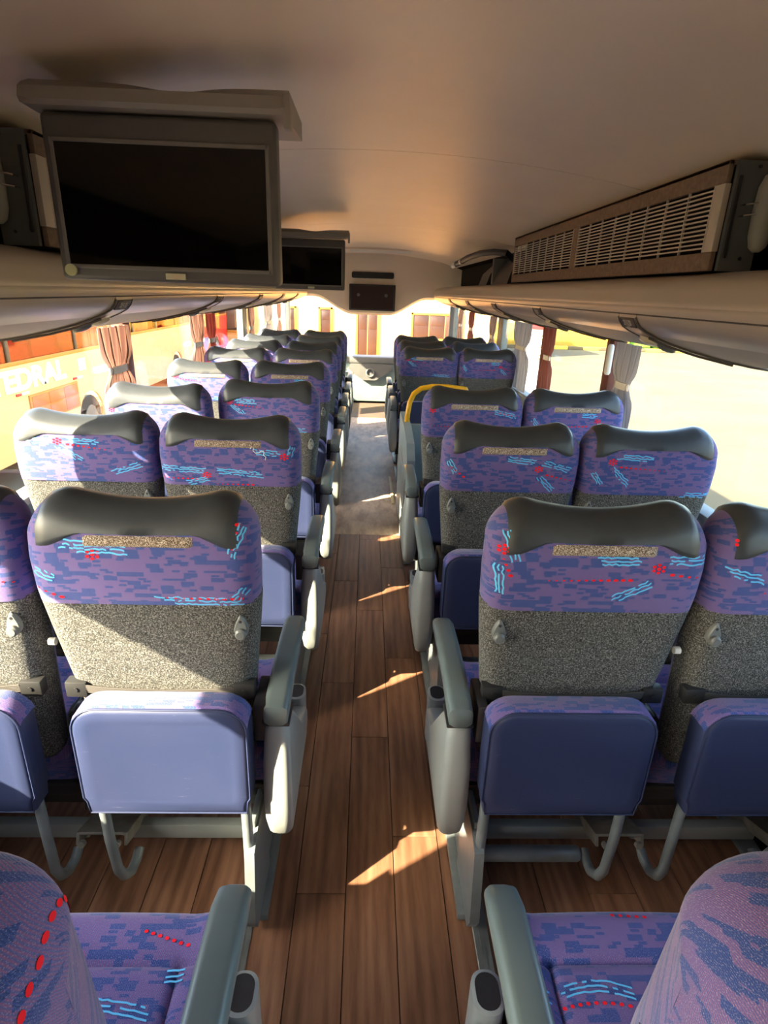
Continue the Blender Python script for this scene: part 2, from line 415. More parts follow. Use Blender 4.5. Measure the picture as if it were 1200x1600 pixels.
# dashboard
da = thing('dashboard', (0, 8.62, 0), 'dark grey dashboard with a curved hood and pale lower panel under the windscreen', 'dashboard')
MB().rbox(-1.2, 1.2, 0, .36, .56, .66, .03, 3).build('dash_top', M['dash'], da)
MB().rbox(-1.2, 1.2, .02, .3, .02, .58, .02).build('lower_panel', M['dashlow'], da)
prof = [(-.30, .50), (-.27, .565), (.32, .565), (.34, .50), (.20, .40), (.10, .34), (-.08, .34), (-.18, .40)]
MB().loft([[(x, y, z) for x, z in prof] for y in (.03, -.05, -.06)]).build('hood', M['dash'], da)
MB().tube([(.02 + .055 * cos(a), -.075, .45 + .055 * sin(a)) for a in [i * 2 * pi / 16 for i in range(17)]], .012, 8).build('ring_handle', M['hook'], da)
MB().rbox(-1.2, 1.2, -.006, .012, .44, .455, .003).build('trim_strip', M['panel'], da)

# ------------------------------------------------------------------ luggage racks
RP = [(1.232, 1.615), (1.00, 1.612), (.90, 1.612), (.865, 1.606), (.825, 1.597), (.795, 1.582), (.780, 1.562), (.776, 1.548), (.770, 1.538), (.768, 1.527), (.773, 1.514)]     # shelf and lip (x, z)
RU = [(.774, 1.508), (.780, 1.494), (.792, 1.479), (.815, 1.466), (.85, 1.451), (.90, 1.433), (.96, 1.416), (1.06, 1.392), (1.16, 1.374), (1.215, 1.367)]            # underside
def rz_under(x):
    return lerp_tab([(a, b) for a, b in RU], x)
def rack(s, stations):
    side = 'left' if s < 0 else 'right'
    t = thing('luggage_rack', (0, 0, 0), 'long beige overhead luggage rack above the %s windows' % side, 'luggage rack', 'overhead luggage racks')
    def strip(name, prof, y0, y1, mat, th=.012, ny=3, uvs=True):
        m = MB(); rings = []; U = []
        for k in range(ny + 1):
            y = y0 + (y1 - y0) * k / ny
            rings.append([(s * x, y, z) for x, z in prof] + [(s * x, y, z + th) for x, z in reversed(prof)])
            acc = 0; row = []
            for i, (x, z) in enumerate(prof):
                if i: acc += math.hypot(x - prof[i - 1][0], z - prof[i - 1][1])
                row.append((y, acc))
            U += row + row[::-1]
        m.loft(rings, True, uvs=U); return m.build(name, mat, t, ang=35)
    y_end = 7.60
    strip('rack_lip', RP, YB, y_end, M['rack'], .014, 6)
    # rounded end nose
    m = MB(); c = [(x, z) for x, z in RP[3:] + RU]
    cx, cz = 1.0, 1.53
    m.loft([[(s * (cx + (x - cx) * f), y_end + d, cz + (z - cz) * f) for x, z in c] for f, d in ((1, 0), (.97, .03), (.85, .07), (.6, .09))], True).build('rack_end_cap', M['rack'], t, ang=60)
    MB().tube([(s * .7745, YB, 1.511), (s * .7745, y_end, 1.511)], .0022, 6).build('lip_seam', M['seam'], t)
    edges = [YB] + stations + [y_end]
    UA = [p for p in RU if p[0] <= .86] ; UB = [p for p in RU if p[0] >= .849]
    W = .125
    for k in range(len(edges) - 1):
        a = edges[k] + (W if k else 0) ; b = edges[k + 1] - (.004 if k + 1 < len(edges) - 1 else 0)
        strip('upper_underside_panel', UA, a + .004, b - .002, M['rack'])
        strip('perforated_panel', UB, a + .004, b - .002, M['perf'])
    for ys in stations:
        su = strip('service_strip', [(x, z - .006) for x, z in RU], ys + .002, ys + W - .001, M['rack'], .016, 2)
        # seams either side
        for yy in (ys, ys + W):
            MB().tube([(s * x, yy, z - .0055) for x, z in RU], .0035, 6).build('seam', M['seam'], su)
        # number plate
        x0, x1 = .7755, .7885
        def fr(x, off): return (s * x, ys + W / 2, rz_under(x) - .006 - off)
        zA, zB = rz_under(x0), rz_under(x1); ang = math.atan2(zB - zA, x1 - x0)
        R = Matrix.Translation(Vector((s * (x0 + x1) / 2, ys + W / 2 + .002, (zA + zB) / 2 - .008)))
        # local frame: X along +y*s.. text baseline, Z outwards from the underside
        nrm = Vector((s * sin(ang), 0, -cos(ang))); updir = Vector((-s * cos(ang), 0, -sin(ang))).normalized()
        if updir.x * s > 0: updir = -updir
        xd = updir.cross(nrm)
        B = Matrix((xd, updir, nrm)).transposed().to_4x4()
        T = R @ B
        MB().rbox(-.052, .052, -.0165, .0165, -.003, .003, .002, 1, 0, T).build('number_plate', M['plateb'], su)
        if ys < 4.2:
            n = NUMS[(s, ys)]
            text_mesh(n, .026, 'seat_number', M['num'], su, T @ Matrix.Translation((0, 0, .0036)), .0005, .0004, .62)
        # reading lamps and air nozzles
        bm_ = MB()
        for q, xx in enumerate((.855, .915)):
            c0 = Vector((s * xx, ys + W / 2, rz_under(xx) - .010))
            ringz = []
            for rr, dz in ((.024, 0), (.023, -.009), (.017, -.014), (.006, -.016)):
                ringz.append([(c0.x + rr * 1.2 * cos(a), c0.y + rr * sin(a) * 1.1, c0.z + dz - .33 * (rr * 1.2 * cos(a)) * s) for a in [j * 2 * pi / 16 for j in range(16)]])
            MB().loft(ringz).build('air_nozzle' if q else 'reading_lamp', M['hook'] if q else M['lens'], su)
        MB().tube([(s * xx, ys + W * .25, rz_under(xx) - .012) for xx in (.84, .90, 1.0, 1.12)], .004, 6).build('grab_lip', M['seam'], su)
    return t
LST = [1.86, 3.10, 4.30, 5.45, 6.55]; RST = [1.80, 2.84, 3.86, 4.95, 6.05]
NUMS = {}
for k, ys in enumerate(LST): NUMS[(-1, ys)] = ['25| § |26', '21| § |22', '17| § |18', '13| § |14', '9| § |10'][k]
for k, ys in enumerate(RST): NUMS[(1, ys)] = ['27| § |28', '23| § |24', '19| § |20', '15| § |16', '11| § |12'][k]
for s_, st in ((-1, [.62] + LST), (1, [.62] + RST)):
    NUMS[(s_, .62)] = '29 § 30' if s_ < 0 else '31 § 32'
    rack(s_, st)

# ------------------------------------------------------------------ air return units standing on the racks
def air_unit(s):
    side = 'right' if s > 0 else 'left'
    t = thing('air_return_unit', (s * (.85 if s > 0 else .815), 1.60, 1.628), 'brown felt air return box with cream grilles on the %s luggage rack' % side if s > 0 else 'air return box on the left luggage rack behind the large television', 'air unit', 'air return units')
    L = 2.22; H = .250
    def X(v): return s * v
    lean = .05                                             # the face leans out towards the top
    def fx(z): return -.0 - 0 * z
    m = MB()
    m.rbox(*sorted((X(.0), X(.014))), 0, L, 0, .045, .003)
    m.rbox(*sorted((X(.0), X(.014))), 0, L, H - .05, H, .003)
    m.rbox(*sorted((X(.0), X(.014))), 1.06, 1.13, .04, H - .04, .003)
    m.rbox(*sorted((X(.0), X(.014))), L - .03, L, .04, H - .04, .003)
    m.rbox(*sorted((X(.0), X(.25))), 0, L, H - .012, H + .0, .003)
    m.build('felt_frame', M['unitc'], t)
    MB().rbox(*sorted((X(.07), X(.09))), .02, L - .02, .01, H - .02, 0).rbox(*sorted((X(.02), X(.24))), .012, L, .0, .01, 0).build('inner_box', M['dark'], t)
    MB().rbox(*sorted((X(.0), X(.016))), .0, .045, .045, H - .05, .002).build('grille_edge', M['slat'], t)
    NS = 13
    hs = {}
    for (a, b, nb) in ((.045, 1.06, 8), (1.13, L - .03, 8)):
        for k in range(NS):
            z = .05 + (H - .105) * (k + .5) / NS
            key = round(b - a, 3)
            if key not in hs:
                o = MB().rbox(*sorted((X(.0), X(.006))), 0, b - a, -.0019, .0019, 0).build('slat', M['slat'], t); hs[key] = o.data
            else: o = link('slat', hs[key], t)
            o.location = (0, a, z)
        for k in range(nb + 1):
            y = a + (b - a) * k / nb
            if 'v' not in hs:
                o = MB().rbox(*sorted((X(-.001), X(.005))), -.0022, .0022, .045, H - .05, 0).build('slat', M['slat'], t); hs['v'] = o.data
            else: o = link('slat', hs['v'], t)
            o.location = (0, y, 0)
    ep = MB()
    out = [(.018, 0), (.105, 0), (.105, .055), (.13, .07), (.13, .20), (.10, .212), (.10, .248), (.018, .248)]
    ep.loft([[(X(x), y, z) for x, z in out] for y in (-.012, -.006, 0)])
    ep.build('end_plate', M['plate'], t)
    MB().rbox(*sorted((X(.024), X(.032))), -.016, -.011, .03, .215, .001).build('edge_gasket', M['black'], t)
    for zz in (.03, .235): MB().tube([(X(.07), -.0125, zz), (X(.07), -.0155, zz)], .004, 8).build('screw', M['black'], t)
    rings = [[(X(.098 + dx), -.028 + dy, z) for dx, dy in rrect(0, 0, hw_, hw_ * 1.1, hw_ * .9)] for z, hw_ in ((.045, .008), (.055, .018), (.08, .024), (.14, .026), (.19, .024), (.215, .016), (.222, .006))]
    MB().loft(rings).build('foam_handle', M['foam'], t, ang=70)
    w = MB()
    for zz in (.125, .15): w.tube([(X(.042), -.014, zz), (X(.045), -.03, zz), (X(.075), -.034, zz + .004), (X(.095), -.034, .14)], .0022, 6)
    w.build('wire_clip', M['chrome'], t)
    return t
air_unit(1); air_unit(-1)
# black housings and a hose behind the right unit
du = thing('duct_cover', (.92, 4.25, 1.628), 'black curved duct cover standing on the right luggage rack beyond the grille', 'duct')
def sweep_cover(y0, w, h):
    m = MB(); pr = [(0, 0), (.03, h * .55), (.10, h * .95), (.17, h), (.17, 0)]
    m.loft([[(x, y, z) for x, z in pr] for y in (y0, y0 + w)]); return m
sweep_cover(0, .5, .175).build('duct_shell', M['black'], du); sweep_cover(.75, .35, .16).build('duct_shell', M['black'], du)
MB().rbox(.0, .15, .52, .56, 0, .185, .004).build('duct_flange', M['plate'], du)
ho = MB().tube([(x - .92, y - 4.25, z - 1.628) for x, y, z in ((1.0, 4.45, 1.79), (.93, 4.4, 1.83), (.86, 4.5, 1.84), (.80, 4.7, 1.84), (.76, 5.0, 1.825), (.73, 5.25, 1.80), (.70, 5.42, 1.78))], .022, 10).build('hose', M['black'], du)
MB().tube([(-.18, .92, .178), (-.185, .96, .175)], .026, 10).build('hose_clip', M['white'], ho)
MB().tube([(-.205, 1.08, .162), (-.22, 1.17, .152)], .025, 10).build('hose_clip', M['white'], ho)

# ------------------------------------------------------------------ televisions
def television(loc, label, W=.445, first=True):
    t = thing('ceiling_television', loc, label, 'television', 'wide ceiling televisions')
    H = .295; hw = W / 2
    # body with bezel rails (front face at y=0, looks back down the aisle, -y)
    b = MB()
    b.rbox(-hw, hw, 0, .05, 0, H, .010, 3)
    b.build('casing', M['tvbody'], t)
    iz0, iz1, ix = .030, .245, hw - .022
    f = MB()
    f.rbox(-ix - .006, ix + .006, -.004, .006, iz0 - .008, iz0, .0015, 1); f.rbox(-ix - .006, ix + .006, -.004, .006, iz1, iz1 + .008, .0015, 1)
    f.rbox(-ix - .008, -ix, -.004, .006, iz0 - .008, iz1 + .008, .0015, 1); f.rbox(ix, ix + .008, -.004, .006, iz0 - .008, iz1 + .008, .0015, 1)
    f.build('bezel', M['tvbez'], t)
    MB().rbox(-ix, ix, -.0015, .002, iz0, iz1, 0).build('screen', M['screen'], t)
    c = MB(); NX = 24; rings = []
    for i in range(NX + 1):
        x = -hw - .022 + (W + .045) * i / NX
        dip = .010 * math.exp(-((x - .03) / .07) ** 2) 
        zt = H + .056 - dip * 1.1
        e = .004 if i in (0, NX) else 0
        rings.append([(x, -.020 + e, H + .004 + e), (x, -.026 + e, H + .012 + e), (x, -.020 + e, H + .034), (x, .0, zt - .012), (x, .03, zt), (x, .26, zt), (x, .26, H + .02), (x, .05, H + .002 + e)])
    c.loft(rings); c.build('ceiling_cover', M['tvlight'], t, ang=35)
    MB().rbox(hw + .018, hw + .030, -.022, .02, H - .018, H + .040, .003).build('cover_end', M['tvlight'], t)
    lb = MB().rbox(-.010, .030, -.0065, -.001, .006, .018, .001, 1).build('maker_label', M['label'], t)
    if first:
        text_mesh('tbe', .013, 'lettering', M['labelt'], lb, Matrix.Translation((.012, -.0067, .0125)) @ Matrix.Rotation(pi / 2, 4, 'X'), .0003, 0, 1.0)
        MB().tube([(-hw + .022, -.0005, .018), (-hw + .022, -.006, .018)], .0115, 24).build('round_sticker', M['green'], t)
    return t
television((-.428, 1.30, 1.553), 'large black screen television in grey casing hanging from the ceiling nearest the camera')
television((-.40, 3.98, 1.548), 'smaller looking black television farther up the left side behind the big one', first=False)
mo = thing('front_monitor', (.018, 7.62, 1.325), 'small dark monitor mounted centrally on the forward bulkhead above the windscreen', 'monitor')
MB().rbox(-.285, .285, 0, .07, 0, .305, .008).build('casing', M['black'], mo)
MB().rbox(-.26, .26, -.004, .002, .02, .285, 0).build('screen', plain('brown_black_screen', (.03, .012, .01), .25, 0, .5, 0), mo)
for xx in (-.17, .17): MB().tube([(xx, -.003, .18), (xx, -.008, .18)], .02, 12).build('speaker_dot', M['plate'], mo)

# ------------------------------------------------------------------ curtains
def curtain(s, y0, y1, mat, label, z0=.84, z1=1.358, tie=1.165, group=None, x=1.207, amp=.009, strap='white'):
    t = thing('window_curtain', (s * x, (y0 + y1) / 2, 1.1), label, 'curtain', group)
    m = MB(); NI, NJ = 60, 22; rings = []; U = []
    hw = (y1 - y0) / 2
    for j in range(NJ + 1):
        z = z0 + (z1 - z0) * j / NJ
        pinch = 1 - .42 * math.exp(-((z - tie) / .05) ** 2) - .12 * sm(tie, z0, z)
        row = []; urow = []
        for i in range(NI + 1):
            u = -1 + 2 * i / NI
            yy = u * hw * pinch
            ph = u * 5.5 * pi + .6 * sin(3 * z * 4)
            xx = amp * sin(ph) * (1.15 - .4 * (pinch < .8)) + .004 * sin(u * 7 + 9 * z)
            row.append((s * xx, yy, z - 1.1)); urow.append((i / NI, z))
        rings.append(row + [(p[0] + .002 * s, p[1], p[2]) for p in reversed(row)]); U += urow + urow[::-1]
    m.loft(rings, True, uvs=U); m.build('cloth', mat, t, ang=80)
    r = MB(); pts = [(.0155 * cos(a) * 1.0 * s, hw * .62 * sin(a), tie - 1.1) for a in [k * 2 * pi / 28 for k in range(28)]]
    r.loft([[(px, py, pz + dz) for px, py, pz in pts] for dz in (-.016, -.014, .014, .016)], True); r.build('tie_strap', M[strap], t)
    return t
G = 'tied curtains along the windows'
curtain(-1, 1.40, 1.70, M['curt'], 'striped brown curtain tied at the left window beside the nearest seats', group=G)
curtain(-1, 2.70, 3.02, M['curt'], 'striped brown curtain with cream strap, larger one at left beside orange coach', group=G)
curtain(-1, 4.10, 4.38, M['curt'], 'striped curtain tied by the second left pillar, beside a dark red post', group=G)
curtain(-1, 4.50, 4.72, M['curtp'], 'pink curtain beyond the second left pillar', group=G)
curtain(-1, 6.08, 6.32, M['curt'], 'brown curtain by the grey left door pillar', group=G)
curtain(-1, 7.0, 7.5, M['curtw'], 'pale grey curtain bunched near the front left', group=G)
curtain(-1, 8.0, 8.25, M['curt'], 'dark curtain at the front left corner by the windscreen', group=G)
curtain(1, 1.38, 1.52, M['curt'], 'striped curtain at the right window beside the nearest seats', group=G)
curtain(1, 2.68, 2.92, M['curtw'], 'grey brown curtain with white strap at the first visible right pillar', group=G)
curtain(1, 3.95, 4.18, M['curtp'], 'pink brown curtain tied at the second right pillar', group=G)
curtain(1, 4.55, 5.05, M['curtw'], 'wide pale grey curtain hanging before the white coach on the right', group=G)
curtain(1, 5.85, 6.1, M['curt'], 'dark curtain tied by the wide right pillar', group=G)
curtain(1, 7.1, 7.4, M['curtp'], 'pink curtain near the front on the right', group=G)
curtain(1, 8.0, 8.25, M['curt'], 'dark tied curtain at the front right corner', group=G)
hm = MB().tube([(1.205, 3.0, 1.19), (1.205, 3.0, 1.20), (1.205, 3.0, 1.33), (1.205, 3.0, 1.34)], [.010, .016, .016, .010], 12).build('window_hammer_case', M['white'])
tag(hm, 'cream cylindrical case fixed to the right window pillar beside the grey curtain', 'hammer case')
# ------------------------------------------------------------------ seats
HW = .2325
def yr(z):                                                # rear surface of the back, y forward
    return lerp_tab([(.42, .075), (.60, .045), (.75, .022), (.90, .004), (.96, -.004), (1.03, -.004), (1.08, .002), (1.12, .012), (1.16, .024)], z)
def hwz(z): return HW * lerp_tab([(.42, .78), (.55, .83), (.70, .89), (.85, .965), (.93, 1.0), (1.02, 1.015), (1.10, 1.0), (1.16, .985)], z)
def Tz(z): return lerp_tab([(.42, .10), (.7, .12), (.95, .125), (1.05, .12), (1.15, .105)], z)
def ef(xn): return max(0, 1 - abs(xn) ** 13) ** .5
def ztop(xn):
    a = abs(xn); z = 1.150 - .020 * max(0, 1 - (a / .66) ** 2)
    if a > .66: z -= .085 * (1 - sqrt(max(0, 1 - ((a - .66) / .34) ** 2)))
    return z
def prof_point(xn, j, off=0.0, zr0=.925, zf0=.46, nR=12, nA=12, nF=10):
    """j runs: rear bottom -> top arc -> front bottom"""
    e = ef(xn); h = .048 * max(.25, e); zt = ztop(xn) + off - h
    if j <= nR:
        z = zr0 + (zt - zr0) * j / nR; T = Tz(z) * e
        y = yr(z) + Tz(z) / 2 - T / 2 - off * e; 
    elif j < nR + nA:
        a = pi * (j - nR) / nA; T = Tz(zt) * e + 2 * off * e
        yc = yr(zt) + Tz(zt) / 2 + .012 * sin(a)
        z = zt + h * sin(a); y = yc - cos(a) * T / 2
    else:
        t = (j - nR - nA) / nF; z = zt + (zf0 - zt) * t; T = Tz(z) * e
        y = yr(z) + Tz(z) / 2 + T / 2 + off * e + .012 * 0
    zz = min(z, 1.15)
    return Vector((xn * (hwz(zz) + off), y, z))
PV = Vector((0, .10, .45))                                # pivot of the backrest
def grid_part(xns, js, fn, extra_rim=0.0):
    vs = []; fs = []; uv = []
    n = len(js)
    for a, xn in enumerate(xns):
        acc = 0; prev = None
        for b, j in enumerate(js):
            p = fn(xn, j, a, b)
            if prev is not None: acc += (p - prev).length
            prev = p; vs.append(tuple(p - PV)); uv.append([0, acc])
    # u = arc length across
    for b in range(n):
        acc = 0
        for a in range(len(xns)):
            k = a * n + b
            if a: acc += (Vector(vs[k]) - Vector(vs[k - n])).length
            uv[k][0] = acc
    for b in range(n):
        mid = uv[(len(xns) // 2) * n + b][0]
        for a in range(len(xns)): uv[a * n + b][0] -= mid
    for a in range(len(xns) - 1):
        for b in range(n - 1):
            k = a * n + b; fs.append((k, k + n, k + n + 1, k + 1))
    return vs, fs, [tuple(q) for q in uv]
XN = [sin(-pi / 2 + pi * i / 44) for i in range(45)]
SM = {}
def shared(key, name, fn, parent, loc=None):
    """first call builds, later calls share the mesh"""
    if key not in SM:
        o = fn(parent); SM[key] = o.data
    else: o = link(name, SM[key], parent)
    if loc is not None: o.location = loc
    return o
def f_upholstery(p):
    m = MB(); m.add(*[q if i != 1 else q for i, q in enumerate(grid_part(XN, list(range(35)), lambda xn, j, a, b: prof_point(xn, j)))][:2], 0, grid_part(XN, list(range(35)), lambda xn, j, a, b: prof_point(xn, j))[2])
    return m.build('upholstery', M['fabric'], p, 70)
def f_shell(p):
    m = MB(); zs = [.42, .45, .5, .56, .62, .68, .74, .8, .85, .9, .929]
    rows = []; uv = []
    for z in zs:
        q = .93 if z < .44 else 1
        r = []
        for xn in XN:
            e = ef(xn); T = Tz(z)
            r.append(tuple(Vector((xn * (hwz(z) + .0015) * (.93 if z < .44 else 1), yr(z) + T / 2 - (T / 2 - .003) * e + (.02 if z < .44 else 0), z)) - PV))
        f = []
        for xn in reversed(XN[1:-1]):
            e = ef(xn); T = Tz(z)
            f.append(tuple(Vector((xn * (hwz(z) + .0015) * (.93 if z < .44 else 1), yr(z) + T / 2 + (T / 2 - .006) * e * (.92 if abs(xn) > .97 else .6) - (.02 if z < .44 else 0), z)) - PV))
        rows.append(r + f)
    m.loft(rows, True); return m.build('backrest', M['carpet'], p, 60)
def cover_low(xn): return 1.083 - .030 * sm(.45, .80, abs(xn))
def f_cover(p, w=.87):
    xs = [-w + 2 * w * i / 30 for i in range(31)]
    def fn(xn, j, a, b):
        edge = a in (0, 30) or b in (0, len(js) - 1)
        off = .0035 if not edge else -.001
        e = ef(xn); h = .048 * max(.25, e); zt = ztop(xn) - h; zl = cover_low(xn)
        if b <= 6:
            t = b / 6; z = zl + (zt - zl) * t
            if z > zt: z = zt
            T = Tz(z) * e; return Vector((xn * hwz(z), yr(z) + Tz(z) / 2 - T / 2 - off, z))
        return prof_point(xn, js[b], off)
    js = [0] * 7 + list(range(13, 24)) + [24, 25, 26]
    vs, fs, uv = grid_part(xs, js, fn)
    return MB().add(vs, fs, 0, uv).build('headrest_cover', M['leather'], p, 70)
def rear_y(x, z):
    xn = max(-.99, min(.99, x / hwz(z))); e = ef(xn); T = Tz(z); return yr(z) + T / 2 - T / 2 * e
def f_piping(s):
    def g(p):
        m = MB(); xn = .85 * s; pts = []
        for b in range(6):
            h = .048 * ef(xn); zt = ztop(xn) - h; z = cover_low(xn) + (zt - cover_low(xn)) * b / 6
            pts.append(tuple(Vector((xn * hwz(z), rear_y(xn * hwz(z), z) - .003, z)) - PV))
        for j in range(12, 25): pts.append(tuple(prof_point(xn, j, .004) - PV))
        m.tube(pts, .0016, 6); return m.build('stitched_edge', M['cyan'] if False else M['plate'], p)
    return g
def surf_patch(x0, x1, z0, z1, off, nx=10, nz=3):
    vs = []; fs = []
    for i in range(nx + 1):
        for k in range(nz + 1):
            x = x0 + (x1 - x0) * i / nx; z = z0 + (z1 - z0) * k / nz
            o = off if 0 < i < nx and 0 < k < nz else -.001
            vs.append(tuple(Vector((x, rear_y(x, z) - o, z)) - PV))
    for i in range(nx):
        for k in range(nz):
            a = i * (nz + 1) + k; fs.append((a, a + nz + 1, a + nz + 2, a + 1))
    return vs, fs
def f_strip(p):
    vs, fs = surf_patch(-.108, .112, 1.056, 1.080, .0045, 24, 5); return MB().add(vs, fs).build('grip_strip', M['velcro'], p)
def f_hook(s):
    def g(p):
        x = s * -.195; z = .865; y = rear_y(x, z); m = MB()
        o = [(.015 * cos(a) * (1 - .45 * max(0, sin(a))), .021 * sin(a) + (.012 if sin(a) > 0 else 0) * sin(a)) for a in [k * 2 * pi / 20 for k in range(20)]]
        m.loft([[tuple(Vector((x + px * f, y - d, z + pz * f)) - PV) for px, pz in o] for d, f in ((-.004, 1), (.006, 1), (.009, .85))])
        m.loft([[tuple(Vector((x + .012 * cos(a) * f, y - d, z - .008 + .013 * sin(a) * f)) - PV) for a in [k * 2 * pi / 16 for k in range(16)]] for d, f in ((.006, 1), (.016, 1), (.020, .7))])
        m.loft([[tuple(Vector((x + .0035 * cos(a), y - d, z + .020 + .0035 * sin(a))) - PV) for a in [k * 2 * pi / 8 for k in range(8)]] for d in (.007, .0095)], mi=1)
        return m.build('coat_hook', [M['hook'], M['black']], p)
    return g
def f_bracket(s):
    def g(p):
        x = s * .188; z = .690; y = rear_y(x, z); m = MB()
        m.rbox(x - .024, x + .024, y - .016, y + .012, z - .022, z + .018, .003)
        m.tube([(x, y - .016, z), (x, y - .019, z)], .005, 8)
        m.v = [tuple(Vector(v) - PV) for v in m.v]
        return m.build('bracket', M['blacksteel'], p)
    return g
def f_band(p):
    m = MB(); 
    for k in range(5):
        pts = []
        for i in range(9):
            x = -.165 + .33 * i / 8; z = .690 - .010 * (1 - ((i - 4) / 4) ** 2) + .0045 * (k - 2)
            pts.append(tuple(Vector((x, rear_y(x, z) - .005, z)) - PV))
        m.tube(pts, .0024, 6)
    return m.build('elastic_band', M['band'], p)

def motif(items, seed=0):
    """woven red dots and blue strokes as thin raised thread on the rear of the head"""
    rnd = random.Random(seed); m = MB()
    def put(poly, mi):
        vs = [tuple(Vector((x, rear_y(x, z) - .0009, z)) - PV) for x, z in poly]
        m.add(vs, [tuple(range(len(vs)))], mi)
    def dot(x, z, r, el=1.0):
        r *= 1.25; put([(x + r * el * cos(a), z + r * .8 * sin(a)) for a in [k * 2 * pi / 8 for k in range(8)]], 0)
    def stroke(x0, z0, x1, z1, w=.0017, amp=.0022):
        n = max(4, int(math.hypot(x1 - x0, z1 - z0) / .007)); L = math.hypot(x1 - x0, z1 - z0); nx, nz = -(z1 - z0) / L, (x1 - x0) / L
        pts = []
        for i in range(n + 1):
            t = i / n; o = amp * (rnd.random() * 2 - 1); pts.append((x0 + (x1 - x0) * t + nx * o, z0 + (z1 - z0) * t + nz * o))
        for (a, b) in zip(pts, pts[1:]):
            if rnd.random() < .12: continue
            put([(a[0] - nx * w, a[1] - nz * w), (b[0] - nx * w, b[1] - nz * w), (b[0] + nx * w, b[1] + nz * w), (a[0] + nx * w, a[1] + nz * w)], 1)
    for it in items:
        k = it[0]
        if k == 'f':
            _, x, z = it; r = .0034
            for a in range(6): dot(x + .0115 * cos(a * pi / 3 + .5), z + .0085 * sin(a * pi / 3 + .5), r)
            dot(x, z, r * 1.15)
        elif k == 'd':
            _, x0, z0, x1, z1 = it; n = max(3, int(math.hypot(x1 - x0, z1 - z0) / .0155))
            for i in range(n + 1): dot(x0 + (x1 - x0) * i / n, z0 + (z1 - z0) * i / n, .0016 + .0020 * i / n, 1.3)
        elif k == 'b':
            _, x0, z0, x1, z1 = it; L = math.hypot(x1 - x0, z1 - z0); nx, nz = -(z1 - z0) / L, (x1 - x0) / L
            for q in (-1, 0, 1):
                o = q * .0075; sh = rnd.uniform(-.12, .12)
                dx, dz = (x1 - x0) * sh, (z1 - z0) * sh
                stroke(x0 + nx * o + dx, z0 + nz * o + dz, x1 + nx * o + dx, z1 + nz * o + dz)
    return m
MOT = {
 'R1': [('f', .119, 1.032), ('d', -.107, 1.001, .064, 1.005), ('d', .225, 1.009, .150, 1.019), ('b', .040, .962, .118, 1.003), ('b', -.005, 1.047, .080, 1.047), ('b', .142, 1.050, .222, 1.050), ('f', -.205, 1.066), ('d', -.205, 1.045, -.188, 1.010), ('b', -.203, 1.110, -.180, 1.045), ('b', -.214, 1.03, -.205, .965)],
 'R1W': [('b', -.209, 1.028, -.134, 1.011), ('f', -.19, 1.09), ('d', -.12, .98, .05, .96), ('f', .10, 1.0), ('b', .0, 1.03, .09, 1.04)],
 'R2': [('f', .088, 1.010), ('d', .215, .970, .119, .990), ('b', .090, .985, .145, .935), ('b', -.025, 1.043, .066, 1.034), ('b', .100, 1.033, .19, 1.010), ('d', -.205, 1.009, -.163, .978), ('b', -.214, 1.03, -.19, .99)],
 'R2W': [('f', -.141, 1.041), ('d', .037, 1.014, -.110, 1.024), ('b', -.135, 1.015, -.080, .966), ('b', -.118, 1.060, -.015, 1.053), ('b', -.2, 1.0, -.17, .96), ('b', .12, .93, .205, .93)],
 'L1': [('f', -.089, 1.040), ('b', -.150, 1.062, -.10, 1.058), ('b', -.12, 1.052, -.02, 1.050), ('b', .041, .938, .190, .936), ('b', .185, .937, .212, .965), ('d', .05, .944, .20, .942), ('b', .184, 1.039, .210, 1.10), ('d', .188, 1.055, .200, 1.105), ('d', -.212, .960, -.165, .942), ('b', -.21, 1.0, -.17, .985)],
 'L2': [('f', -.072, .962), ('d', -.215, .950, -.105, .948), ('b', -.215, .984, -.073, .977), ('b', -.031, .978, .117, .966), ('b', -.135, .934, -.069, .950), ('d', -.039, .931, .078, .931), ('f', .185, 1.03), ('b', .09, 1.045, .17, 1.04), ('b', .2, 1.03, .21, 1.06)],
 'L2W': [('f', -.075, 1.060), ('d', .077, 1.036, -.042, 1.050), ('b', -.075, 1.045, -.005, 1.000), ('b', -.180, 1.060, -.098, 1.058), ('b', -.043, 1.064, .053, 1.058), ('b', .1, .96, .19, .99)],
 'A': [('f', -.17, 1.060), ('d', -.02, 1.035, -.145, 1.048), ('b', -.16, 1.045, -.11, 1.005), ('b', -.15, 1.066, -.06, 1.062), ('b', .04, .94, .17, .935)],
 'B': [('f', .10, 1.02), ('d', .21, .99, .125, 1.01), ('d', -.12, .99, .05, .995), ('b', .02, 1.045, .09, 1.045), ('b', .10, 1.0, .15, .96), ('b', -.2, 1.02, -.17, .98)],
 'C': [('f', -.19, 1.05), ('d', .21, 1.03, .12, 1.045), ('b', -.1, .935, .1, .932), ('b', .10, 1.05, .2, 1.03), ('d', -.18, .98, -.05, .975)],
}
def f_motif(key):
    def g(p): o = motif(MOT[key], len(key) * 7 + ord(key[0])).build('woven_motif', [M['red'], M['cyan']], p); o['kind'] = 'stuff'; return o
    return g

